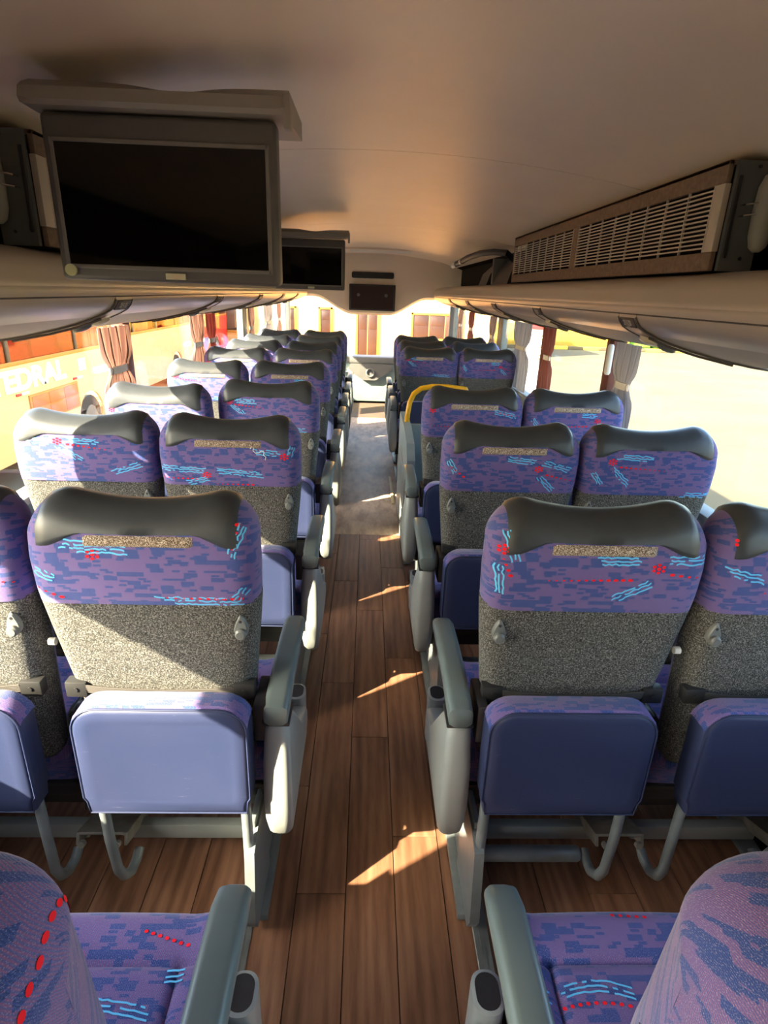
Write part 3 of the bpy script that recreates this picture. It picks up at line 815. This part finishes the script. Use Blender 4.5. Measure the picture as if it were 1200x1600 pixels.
def pad_grid(hx, y0, y1, zt, zb, r, groove, nx=40, ny=36):
    """plump cushion seen from above, with stitched grooves"""
    vs = []; uv = []; fs = []
    U = [-1 + 2 * i / nx for i in range(nx + 1)]; V = [-1 + 2 * j / ny for j in range(ny + 1)]
    U = [math.copysign(abs(u) ** .8, u) for u in U]; V = [math.copysign(abs(u) ** .8, u) for u in V]
    cy = (y0 + y1) / 2; hy = (y1 - y0) / 2
    for u in U:
        for v in V:
            x = hx * u * sqrt(1 - .10 * v * v * (v > 0)); y = cy + hy * v * sqrt(1 - .07 * u * u)
            mm = max(abs(u), abs(v)); d = max(0, (mm - .80) / .20)
            z = zt - r * (1 - sqrt(max(0, 1 - d * d))) - groove(x, y)
            vs.append((x, y, z)); uv.append((x, y + .3 * (zt - z)))
    n = ny + 1
    for i in range(nx):
        for j in range(ny):
            a = i * n + j; fs.append((a, a + n, a + n + 1, a + 1))
    ring = [j for j in range(n)] + [i * n + ny for i in range(1, nx + 1)] + [nx * n + j for j in range(ny - 1, -1, -1)] + [i * n for i in range(nx - 1, 0, -1)]
    base = len(vs)
    for f, zz in ((1.0, (zt - r) * .5 + zb * .5), (.97, zb)):
        for k in ring:
            x, y, z = vs[k]; vs.append((x * f, cy + (y - cy) * f, zz)); uv.append((x + y, zz + y * .0))
    R = len(ring)
    for k in range(R):
        k2 = (k + 1) % R
        fs.append((ring[k], ring[k2], base + k2, base + k)); fs.append((base + k, base + k2, base + R + k2, base + R + k))
    fs.append(tuple(base + R + k for k in range(R)))
    return vs, fs, uv
def f_cushion(p):
    def gr(x, y):
        a = .010 * math.exp(-((abs(x) - .150) / .006) ** 2) * (y < .395)
        b = .012 * math.exp(-((y - .395) / .007) ** 2)
        c = -.012 * math.exp(-((y - .45) / .05) ** 2) - .010 * sm(.15, .2, abs(x))
        return a + b + c
    vs, fs, uv = pad_grid(.228, .10, .50, .455, .34, .05, gr)
    return MB().add(vs, fs, 0, uv).build('seat_cushion', M['fabric'], p, 60)
def leg_outline(g=0):
    W, Z0, Z1, r = .187, .425, .715, .060; pts = []
    for k in range(7): a = pi / 2 * k / 6; pts.append((W - r + (r - g) * cos(a), Z1 - r + (r - g) * sin(a)))
    for k in range(7): a = pi / 2 + pi / 2 * k / 6; pts.append((-W + r + (r - g) * cos(a), Z1 - r + (r - g) * sin(a)))
    pts += [(-W + g, Z0 + .045), (-W + .006 + g, Z0 + .035), (-W + .010 + g, Z0 + g), (W - .010 - g, Z0 + g), (W - .006 - g, Z0 + .035), (W - g, Z0 + .045)]
    return pts
def f_legrest(p):
    m = MB(); m.loft([[(x, y, z) for x, z in leg_outline(g)] for y, g in ((-.070, .035), (-.073, .012), (-.068, .003), (-.060, 0), (-.012, 0), (-.004, .006), (-.002, .02))])
    o = m.build('leg_rest', M['vinyl'], p, 50); return o
def f_restpiping(p):
    pts = [(x, -.069, z) for x, z in leg_outline(.002)]; return MB().tube(pts[13:] + pts[:14], .0022, 6).build('piping', M['vinyl'], p)
def f_resttop(p):
    ol = leg_outline(-.0025)[1:13]; m = MB()
    rows = [[(x, y, z - dz) for x, z in ol] for y, dz in ((-.066, .006), (-.060, 0), (-.014, 0), (-.006, .006))]
    m.loft(rows, False, closed=False, uvs=[(x + z, y * 1.0) for r_ in rows for (x, y, z) in r_]); return m.build('fabric_top', M['fabric'], p)
def f_restleg(s):
    def g(p): return MB().tube([(s * .165, -.035, .45), (s * .165, -.033, .30), (s * .162, -.026, .19), (s * .160, -.008, .145), (s * .158, .025, .118), (s * .158, .06, .115), (s * .158, .085, .128)], .0125, 10).build('rest_leg', M['tube'], p)
    return g
def f_footbar(p):
    m = MB().tube([(-.132, .075, .122), (-.125, .075, .122), (.135, .075, .122), (.142, .075, .122)], [.017, .021, .021, .017], 16)
    m.tube([(-.158, .075, .122), (.158, .075, .122)], .007, 8)
    return m.build('footrest_bar', M['tube'], p)
def f_arm(s):                                            # s: +1 arm on the +x side of the seat
    def g(p):
        m = MB(); rings = []
        for (y, z, hx, hz) in ((-.022, .650, .022, .016), (-.018, .655, .027, .026), (.03, .665, .028, .026), (.12, .676, .028, .024), (.24, .680, .028, .022), (.33, .676, .028, .021), (.365, .668, .026, .018), (.380, .658, .018, .010)):
            rings.append([(s * .265 + a, y, z + b) for a, b in rrect(0, 0, hx, hz, .014)])
        m.loft(rings); return m.build('armrest', M['arm'], p, 50)
    return g
def f_armpanel(s):
    def g(p):
        m = MB(); rings = []
        for (z, ya, yb, hx) in ((.632, -.012, .05, .024), (.622, -.020, .06, .028), (.58, -.028, .10, .030), (.52, -.038, .15, .033), (.44, -.042, .22, .034), (.40, -.040, .33, .034), (.36, -.036, .34, .033), (.31, -.022, .32, .030), (.28, .0, .28, .024), (.268, .02, .22, .014)):
            rings.append([(s * .265 + a, b, z) for a, b in rrect(0, (ya + yb) / 2, hx, (yb - ya) / 2, .020)])
        m.loft(rings); return m.build('side_panel', M['panel'], p, 50)
    return g
def f_armjoint(s):
    def g(p): return MB().rbox(s * .265 - .031, s * .265 + .031, -.021, .055, .630, .640, .003).rbox(s * .265 - s * .045 - .006, s * .265 - s * .045 + .018 if s < 0 else s * .265 - .02, -.01, .10, .58, .68, .004).build('arm_joint', M['black'], p)
    return g
def f_cup(s):
    def g(p):
        m = MB(); cx = s * .262; cy = .365
        o = [(cx + a, cy + b) for a, b in rrect(0, 0, .027, .036, .024, 6)]; i = [(cx + a, cy + b) for a, b in rrect(0, 0, .021, .030, .020, 6)]
        m.loft([[(a, b, .262) for a, b in o], [(a, b, .425) for a, b in o], [(a, b, .428) for a, b in i], [(a, b, .355) for a, b in i]], True)
        a = m.build('cup_holder', M['panel'], p, 50)
        return a
    return g
def f_cuphole(s):
    def g(p):
        cx = s * .262; cy = .365; i = [(cx + a, cy + b) for a, b in rrect(0, 0, .0208, .0298, .0198, 6)]
        return MB().loft([[(a, b, .356) for a, b in i], [(a, b, .4275) for a, b in i]]).build('cup_well_shade', M['black'], p)  # solid black plug, paints the shade inside the cup hole
    return g
def f_pedestal(s):
    def g(p):
        m = MB(); xa = s * .195
        m.loft([[(xa + dx, y, z) for y, z in ((.0, .30), (-.055, .28), (-.085, .08), (-.06, .03), (.12, .03), (.12, .30))] for dx in (-.012, .012)])
        m.rbox(xa - .006, xa + .006, .0, .36, .03, .32, .003); m.rbox(xa - .03, xa + .03, -.03, .42, .008, .03, .004)
        m.tube([(xa, .10, .30), (xa, .02, .04)], .010, 8)
        return m.build('pedestal', M['tube'], p)
    return g
def f_beam(p):
    m = MB()
    for y in (.12, .38): m.rbox(-.235, .235, y - .018, y + .018, .290, .335, .005)
    m.rbox(-.20, .20, .10, .42, .327, .338, .002); m.rbox(-.235, .235, .15, .165, .215, .30, .004)
    return m.build('seat_frame', M['blacksteel'], p)
def f_cross(p): return MB().rbox(-.185, .183, .14, .17, .095, .145, .005).build('cross_member', M['panel'], p)
def f_plate(s):
    def g(p):
        T = Matrix.Translation((s * -.215, .14, .17)) @ Matrix.Rotation(radians(-22), 4, 'X')
        m = MB().rbox(-.062, .062, -.08, .10, -.004, .004, .002, 1, 0, T)
        m.rbox(-.066, -.058, -.08, .10, -.03, .004, .001, 1, 0, T); m.rbox(.058, .066, -.08, .10, -.03, .004, .001, 1, 0, T)
        for xx in (-.045, .045): m.tube([tuple(T @ Vector((xx, -.085, -.02))), tuple(T @ Vector((xx, -.098, -.02)))], .009, 8)
        return m.build('hinge_plate', M['rust'], p)
    return g
def f_wallleg(s):
    def g(p):
        m = MB().tube([(s * -.20, .12, .30), (s * -.21, .06, .02)], .011, 8); m.rbox(s * -.21 - .03, s * -.21 + .03, .03, .36, .008, .024, .003); return m.build('pedestal', M['tube'], p)
    return g
def f_hub(s):
    def g(p): return MB().tube([(s * -.205, .09, .56), (s * -.225, .09, .56), (s * -.242, .09, .56)], [.040, .042, .034], 18).rbox(*sorted((s * -.2355, s * -.230)), .05, .40, .30, .60, .004).rbox(*sorted((s * -.232, s * -.222)), .06, .12, .33, .60, .003).build('recliner_hub', M['blacksteel'], p)
    return g
def f_button(s):
    def g(p): return MB().tube([(s * -.226, .05, .80), (s * -.240, .05, .80)], .009, 10).build('recline_button', M['white'], p)
    return g

def f_sidedots(p):
    m = MB()
    for q in range(13):
        j = 7.0 + q * 1.5; xn = .972 - .03 * abs(q - 6) / 6
        a = prof_point(xn, j); du = prof_point(xn + .01, j) - prof_point(xn - .01, j); dv = prof_point(xn, j + .1) - prof_point(xn, j - .1)
        du.normalize(); n = du.cross(dv).normalized(); w = n.cross(du)
        if n.x < 0: n = -n
        m.add([tuple(a + n * .0006 + du * .0030 * cos(t) + w * .0045 * sin(t) - PV) for t in [k * 2 * pi / 10 for k in range(10)]], [tuple(range(10))])
    return m.build('woven_dots', M['red'], p)
def f_cushmotif(key):
    def g(p):
        m = MB(); rnd = random.Random(5)
        def z(x, y):
            u = max(abs(x) / .228, abs(y - .30) / .20) ** 1.25; u = min(.999, u); d = max(0, (u - .80) / .20)
            return .455 - .05 * (1 - sqrt(1 - d * d)) + .012 * math.exp(-((y - .45) / .05) ** 2) + .010 * sm(.15, .2, abs(x)) + .0015
        def put(poly, mi): m.add([(x, y, z(x, y)) for x, y in poly], [tuple(range(len(poly)))], mi)
        for it in CM[key]:
            k, x0, y0, x1, y1, bow = it; L = math.hypot(x1 - x0, y1 - y0)
            if k == 'd':
                n = max(2, int(L / .013))
                for i in range(n + 1):
                    t = i / n; cx, cy = x0 + (x1 - x0) * t, y0 + (y1 - y0) * t + bow * 4 * t * (1 - t)
                    put([(cx + .0040 * cos(a), cy + .0030 * sin(a)) for a in [q * pi / 4 for q in range(8)]], 0)
            else:
                for o in (-.008, 0, .008):
                    n = int(L / .008); pts = [(x0 + (x1 - x0) * i / n, y0 + (y1 - y0) * i / n + bow * 4 * i / n * (1 - i / n) + o + rnd.uniform(-.001, .001)) for i in range(n + 1)]
                    for a, b in zip(pts, pts[1:]):
                        if rnd.random() < .12: continue
                        put([(a[0], a[1] - .0015), (b[0], b[1] - .0015), (b[0], b[1] + .0015), (a[0], a[1] + .0015)], 1)
        return m.build('woven_motif', [M['red'], M['cyan']], p)
    return g
CM = {'L0': [('d', .08, .440, .160, .418, 0), ('b', -.02, .335, .125, .318, .004), ('b', .135, .372, .165, .374, 0)],
      'R0': [('d', -.01, .468, .05, .464, 0), ('d', -.145, .322, -.02, .322, .008), ('b', -.145, .343, -.02, .343, .012), ('b', -.20, .350, -.165, .335, 0)]}
SEATS = 'blue and purple patterned coach seats in rows'
def seat(x, y, side, aisle, label, mot, strip=True, rec=0, bar=False, thread=False, dz=0, rest=True, cm=None):
    """side -1/+1 half of the coach; aisle: this seat stands next to the aisle"""
    t = thing('coach_seat_unit', (x, y, dz), label, 'seat', SEATS)
    a = -side                                              # direction of the aisle from this seat
    b = shared('shell', 'backrest', f_shell, t); b.location = PV; b.rotation_euler.x = radians(rec)
    shared('uph', 'upholstery', f_upholstery, b); shared(('cover', y < .5), 'headrest_cover', (lambda q: f_cover(q, .68)) if y < .5 else f_cover, b)
    if strip: shared('strip', 'grip_strip', f_strip, b)
    shared(('hook', a), 'coat_hook', f_hook(-a), b)
    for q in (-1, 1): shared(('br', q), 'bracket', f_bracket(q), b)
    shared('band', 'elastic_band', f_band, b)
    shared(('mot', mot), 'woven_motif', f_motif(mot), b)['kind'] = 'stuff'
    if thread:
        pts = [(.075, 1.055), (.080, 1.063), (.088, 1.060), (.084, 1.050), (.092, 1.042), (.104, 1.043), (.112, 1.050), (.120, 1.047), (.118, 1.036), (.126, 1.030), (.123, 1.020)]
        m = MB().tube([tuple(Vector((px, rear_y(px, pz) - .004, pz)) - PV) for px, pz in pts], .0012, 6); m.build('loose_thread', M['thread'], b)['label'] = 'white loose thread on the fabric'
    cu = shared('cush', 'seat_cushion', f_cushion, t)
    if rest:
        r = shared('legrest', 'leg_rest', f_legrest, t, (side * -.025, 0, 0))
        shared('rpip', 'piping', f_restpiping, r); shared('rtop', 'fabric_top', f_resttop, r); [shared(('rl', q), 'rest_leg', f_restleg(q), r) for q in (-1, 1)]
        if bar: shared('bar', 'footrest_bar', f_footbar, r)
    shared('beam', 'seat_frame', f_beam, t); shared('cross', 'cross_member', f_cross, t)
    if cm: shared(('cm', cm), 'woven_motif', f_cushmotif(cm), cu)['kind'] = 'stuff'
    if cm == 'L0': shared('sd', 'woven_dots', f_sidedots, b)['kind'] = 'stuff'
    if aisle:
        ar = shared(('arm', a), 'armrest', f_arm(a), t); shared(('apan', a), 'side_panel', f_armpanel(a), ar)
        shared(('ajt', a), 'arm_joint', f_armjoint(a), ar); c = shared(('cup', a), 'cup_holder', f_cup(a), ar); shared(('cuph', a), 'cup_well_shade', f_cuphole(a), ar)
        shared(('ped', a), 'pedestal', f_pedestal(a), t); shared(('plate', a), 'hinge_plate', f_plate(a), t)
        shared(('hub', a), 'recliner_hub', f_hub(a), t); shared(('btn', a), 'recline_button', f_button(a), t)
    else:
        shared(('wl', a), 'pedestal', f_wallleg(a), t)
        shared(('plate', a), 'hinge_plate', f_plate(a), t)
    return t
ORD = ['row beside the camera', 'nearest full row', 'second row', 'third row', 'fourth row', 'fifth row', 'sixth row', 'seventh row', 'eighth row']
XA, XW = .473, .950
LR = [(.272, 4), (1.07, 0), (1.86, 0), (2.66, 0), (3.44, 0), (4.24, 0), (4.90, 0), (5.57, 0), (6.32, 0)]
LM = [('C', 'B'), ('L1', 'R2'), ('L2', 'L2W'), ('A', 'C'), ('B', 'A'), ('B', 'C'), ('A', 'B'), ('C', 'A'), ('B', 'C')]
LRECW = [4, 0, -1, 9, 2, 2, 0, 3, 0]
for k, ((y, r), (ma, mw)) in enumerate(zip(LR, LM)):
    seat(-XA, y, -1, True, 'patterned coach seat left of the aisle, %s%s' % (ORD[k], {2: ', white thread on its back', 1: ', sunlit lower back'}.get(k, '')), ma, strip=k not in (0, 3), thread=(k == 2), rec=r, cm='L0' if k == 0 else None)
    seat(-XW - (.003 if k == 0 else 0), y, -1, False, 'patterned coach seat at the left windows, %s%s' % (ORD[k], {2: ', half in shadow'}.get(k, '')), mw, strip=k not in (0, 2, 3), rec=LRECW[k])
RR = [(.272, 4), (1.07, 0), (1.86, 0), (2.64, 0), (4.80, 4), (5.40, 2), (6.0, 0)]
RM = [('C', 'A'), ('R1', 'R1W'), ('R2', 'R2W'), ('C', 'B'), ('A', 'B'), ('B', 'C'), ('C', 'A')]
for k, ((y, r), (ma, mw)) in enumerate(zip(RR, RM)):
    seat(XA, y, 1, True, 'patterned coach seat right of the aisle, %s%s' % (ORD[k], {1: ', bar under its leg rest', 3: ', behind the yellow rail', 4: ', just beyond the yellow rail'}.get(k, '')), ma, strip=k not in (0,), bar=(k == 1), rec=r, cm='R0' if k == 0 else None)
    seat(XW + (.003 if k == 0 else 0), y, 1, False, 'patterned coach seat at the right windows, %s' % ORD[k], mw, strip=k not in (0, 1, 2), rec=r)

# stairwell guard with yellow rail
sg = thing('stairwell_guard', (.0, 3.17, .010), 'pale grey green guard panel around the stairwell on the right of the aisle', 'partition')
m = MB(); rings = []
for x in (.222, .230, .262, .270):
    g = .012 if x in (.225, .267) else 0
    out = [(g, 0), (g, .30), (.10 + g, .62 - g), (.20, .70 - g), (.50, .74 - g), (.98 - g, .74 - g), (1.02 - g, .70), (1.02 - g, 0)]
    rings.append([(x, y, z) for y, z in out])
m.loft(rings).build('guard_panel', M['modesty'], sg, 30)
MB().rbox(.267, .72, .60, .64, 0, .73, .012).build('cross_panel', M['modesty'], sg, 30)
MB().rbox(.216, .226, .18, .88, .12, .52, .004).build('recess_panel', M['panel'], sg)
hr = MB().tube([(.246, 3.78, .755), (.248, 3.78, .80), (.260, 3.79, .88), (.285, 3.80, .935), (.33, 3.80, .97), (.40, 3.80, .985), (.50, 3.80, .985), (.62, 3.80, .975), (.66, 3.80, .90), (.665, 3.80, .758)], .017, 12).build('handrail', M['yellow'])
tag(hr, 'bright yellow bent handrail standing on the stairwell guard', 'handrail')
ed = MB().rbox(.19, .212, 4.25, 4.95, -.001, .012, .003).build('edge_strip', M['edge']); tag(ed, 'cream edging strip on the aisle floor beside the stairwell', 'edging')
# ------------------------------------------------------------------ outside
gd = MB().rbox(-60, 60, -40, 90, -1.26, -1.2, 0).build('ground', M['sand']); tag(gd, kind='structure')
fc = MB().rbox(-14, 5.5, 9.6, 26.9, -1.2, -1.185, 0).build('bounce_pavement', plain('orange_bounce_paving', (.80, .38, .12), .85, 0, .2, .1, 1)); tag(fc, kind='structure')  # orange slab added ahead of the coach to bounce warm light onto the ceiling
def coach(loc, L, label, paint, txt=None, name='coach_bus'):
    """origin at its rear lower corner on the side facing us; the side runs along +y, body goes to -x"""
    t = thing(name, loc, label, 'coach', None)
    W = 2.4
    m = MB()
    # side skin with a wheel arch
    ya, ra = L - 1.75, .50
    pts = [(0, .30), (ya - ra, .30)] + [(ya - ra * cos(a), .42 + ra * sin(a)) for a in [pi * k / 14 for k in range(15)]] + [(ya + ra, .30), (L, .30), (L, 1.64), (0, 1.64)]
    m.loft([[(x, y, z) for y, z in pts] for x in (0, -.04)])
    m.rbox(-W, 0, 0, L, 2.62, 3.1, .08, 3)
    m.rbox(-W, -W + .04, 0, L, .3, 1.64, 0); m.rbox(-W, 0, 0, .04, .3, 1.64, .0); m.rbox(-W, 0, L - .04, L, .3, 1.3, .0)
    m.rbox(-W + .04, -.04, .04, L - .04, .55, .60, 0)
    m.build('body', paint, t, 40)
    n = max(2, int(L / 1.6))
    for sx in (-W, -.05):
        for k in range(n + 1):
            y = .03 + (L - .06) * k / n
            MB().rbox(sx, sx + .05, y - .035, y + .035, 1.6, 2.66, .005).build('window_post', M['kblk'], t)
    MB().rbox(-.03, -.02, .06, L - .06, 1.64, 2.62, 0).build('side_glass', M['cglass'], t)
    MB().rbox(-W * .95, -.1, L - .03, L - .02, 1.3, 2.62, 0).build('front_glass', M['cglass'], t)
    MB().rbox(-.004, .004, .0, L, 1.60, 1.66, .002).build('waist_trim', M['ocre'], t)
    for wx in (-.30, -2.3):
        w = MB().tube([(wx + .02, ya, .42), (wx + .26, ya, .42)], .42, 24); w.tube([(wx + .24, ya, .42), (wx + .275, ya, .42)], .24, 20, 1)
        w.build('wheel', [M['tyre'], M['hook']], t)
    for k in range(int(L / .85)):
        y = .7 + k * .85
        if y > L - 1.6: break
        for sx in (-.75, -1.9): MB().rbox(sx - .35, sx + .35, y, y + .12, .9, 2.05, .04, 2).build('seat_back', M['seatred'], t)
    return t
oc = coach((-5.0, 6.4, -1.2), 6.0, 'orange coach parked alongside on the left with white lettering', M['orange'])
text_mesh('CATEDRAL', .40, 'lettering', M['whitep'], oc, Matrix.Translation((.006, 2.05, 1.385)) @ Matrix.Rotation(pi / 2, 4, 'Z') @ Matrix.Rotation(pi / 2, 4, 'X'), .004, .017, 1.42)
gr = MB().rbox(.0, .02, 2.30, 3.80, .72, 1.15, .004)
gr.build('engine_grille_frame', M['ocre'], oc)
for r_ in range(2):
    for c_ in range(3): MB().rbox(.015, .028, 2.35 + c_ * .48, 2.79 + c_ * .48, .75 + r_ * .195, .925 + r_ * .195, .003).build('grille_insert', M['orangered'], oc)
MB().rbox(.0, .01, 3.95, 4.2, 1.30, 1.50, .002).build('white_notice', M['whitep'], oc)
for yy in (2.0, 3.7): MB().rbox(.0, .015, yy, yy + .12, 1.18, 1.215, .002).build('side_marker', M['redp'], oc); MB().rbox(.0, .015, yy + .14, yy + .32, 1.18, 1.215, .002).build('side_reflector', M['whitep'], oc)
oc2 = coach((-5.6, 12.9, -1.2), 6.5, 'second parked coach farther on the left with yellow handrails showing inside', plain('dusky_coach_paint', (.62, .34, .18), .4))
for (y, z) in ((.9, 1.5), (1.5, 1.6), (2.3, 1.5), (3.2, 1.6)):
    MB().tube([(-.2, y, z - .5), (-.2, y, z + .3), (-.2, y + .08, z + .42), (-.2, y + .45, z + .45), (-.2, y + .52, z + .3)], .035, 8).build('handrail', M['yellow'], oc2)
oc3 = coach((-6.2, 19.7, -1.2), 7.0, 'red and white coach parked far ahead on the left', M['redp'])
MB().rbox(.0, .01, 0, 4.6, .4, .9, 0).build('blue_skirt', M['blue'], oc3)
wt = thing('yard_totem', (4.15, 14.6, -1.2), 'tall white board with red top standing in the yard on the right', 'sign board')
MB().rbox(-.30, .30, -.12, .12, 0, 2.02, .02).build('board', M['whitep'], wt)
MB().rbox(-.31, .31, -.13, .13, 2.02, 2.20, .02).build('red_top', M['redp'], wt)
for k, (zz, ww) in enumerate(((1.86, .16), (1.78, .10), (1.60, .14), (1.40, .06), (1.32, .12))): MB().rbox(-.02, -.02 + ww, -.124, -.119, zz, zz + .035, 0).build('dark_marking', M['kblk'], wt)
# facade ahead
fb = thing('yard_building', (0, 27.0, -1.2), 'sunlit cream building across the yard ahead of the windscreen', 'building')
MB().rbox(-16, 5.6, 0, 4, 0, 5.2, 0).build('wall', M['bld'], fb)
def opening(x0, x1, z0, z1, nm, pn, panes=1):
    f = MB(); w = .09
    f.rbox(x0 - w, x0, -.07, .01, z0, z1 + w, .005); f.rbox(x1, x1 + w, -.07, .01, z0, z1 + w, .005); f.rbox(x0 - w, x1 + w, -.07, .01, z1, z1 + w, .005)
    if z0 > .2: f.rbox(x0 - w, x1 + w, -.10, .01, z0 - w, z0, .005)
    o = f.build(nm, M['ocre'], fb)
    for k in range(panes):
        a = x0 + (x1 - x0) * k / panes; b = x0 + (x1 - x0) * (k + 1) / panes
        q = MB().rbox(a + .02, b - .02, -.03, .005, z0 + .01, z1 - .02, .004); q.rbox(a + .08, b - .08, -.04, -.02, z0 + (z1 - z0) * .55, z1 - .12, .004); q.build('leaf' if pn == 'door' else 'pane', M['brownd'], o)
    return o
opening(-.50, .38, .02, 2.10, 'door_frame', 'door', 2)
opening(-2.15, -1.70, .95, 1.95, 'window_frame', 'pane'); opening(-3.55, -3.28, .95, 1.95, 'window_frame', 'pane')
opening(-6.4, -5.8, .95, 1.95, 'window_frame', 'pane')
opening(1.95, 4.1, .85, 1.85, 'window_frame', 'pane', 3)
# painted kerbs and planting at the far right
kb = thing('yard_kerb', (6, 34, -1.2), 'yellow and black painted kerb across the far side of the yard', 'kerb')
for k in range(36):
    MB().rbox(k * .9, k * .9 + .88, 0, .3, 0, .18, .02, 1).build('kerb_stone', M['kyel' if k % 2 else 'kblk'], kb)
rnd = random.Random(3)
hg = MB()
for k in range(420):
    cx = 16 + rnd.random() * 50; cy = 35.5 + rnd.random() * 2.5; cz = -1.2 + rnd.random() * 1.2; r = .3 + rnd.random() * .4
    b = bmesh.new(); bmesh.ops.create_icosphere(b, subdivisions=1, radius=r)
    for v in b.verts: v.co = v.co * rnd.uniform(.7, 1.2) + Vector((cx, cy, cz))
    hg.bm(b)
o = hg.build('hedge', M['hedge'], None, 10); tag(o, 'low green hedge behind the painted kerb', 'hedge', kind='stuff')
yw = MB().rbox(5.8, 15.4, 35.2, 35.5, -1.2, .1, .02)
yw = yw.build('yard_wall', plain('ochre_wall_paint', (.42, .26, .03), .8)); tag(yw, 'low ochre wall beyond the painted kerb seen through the right windows', 'wall')
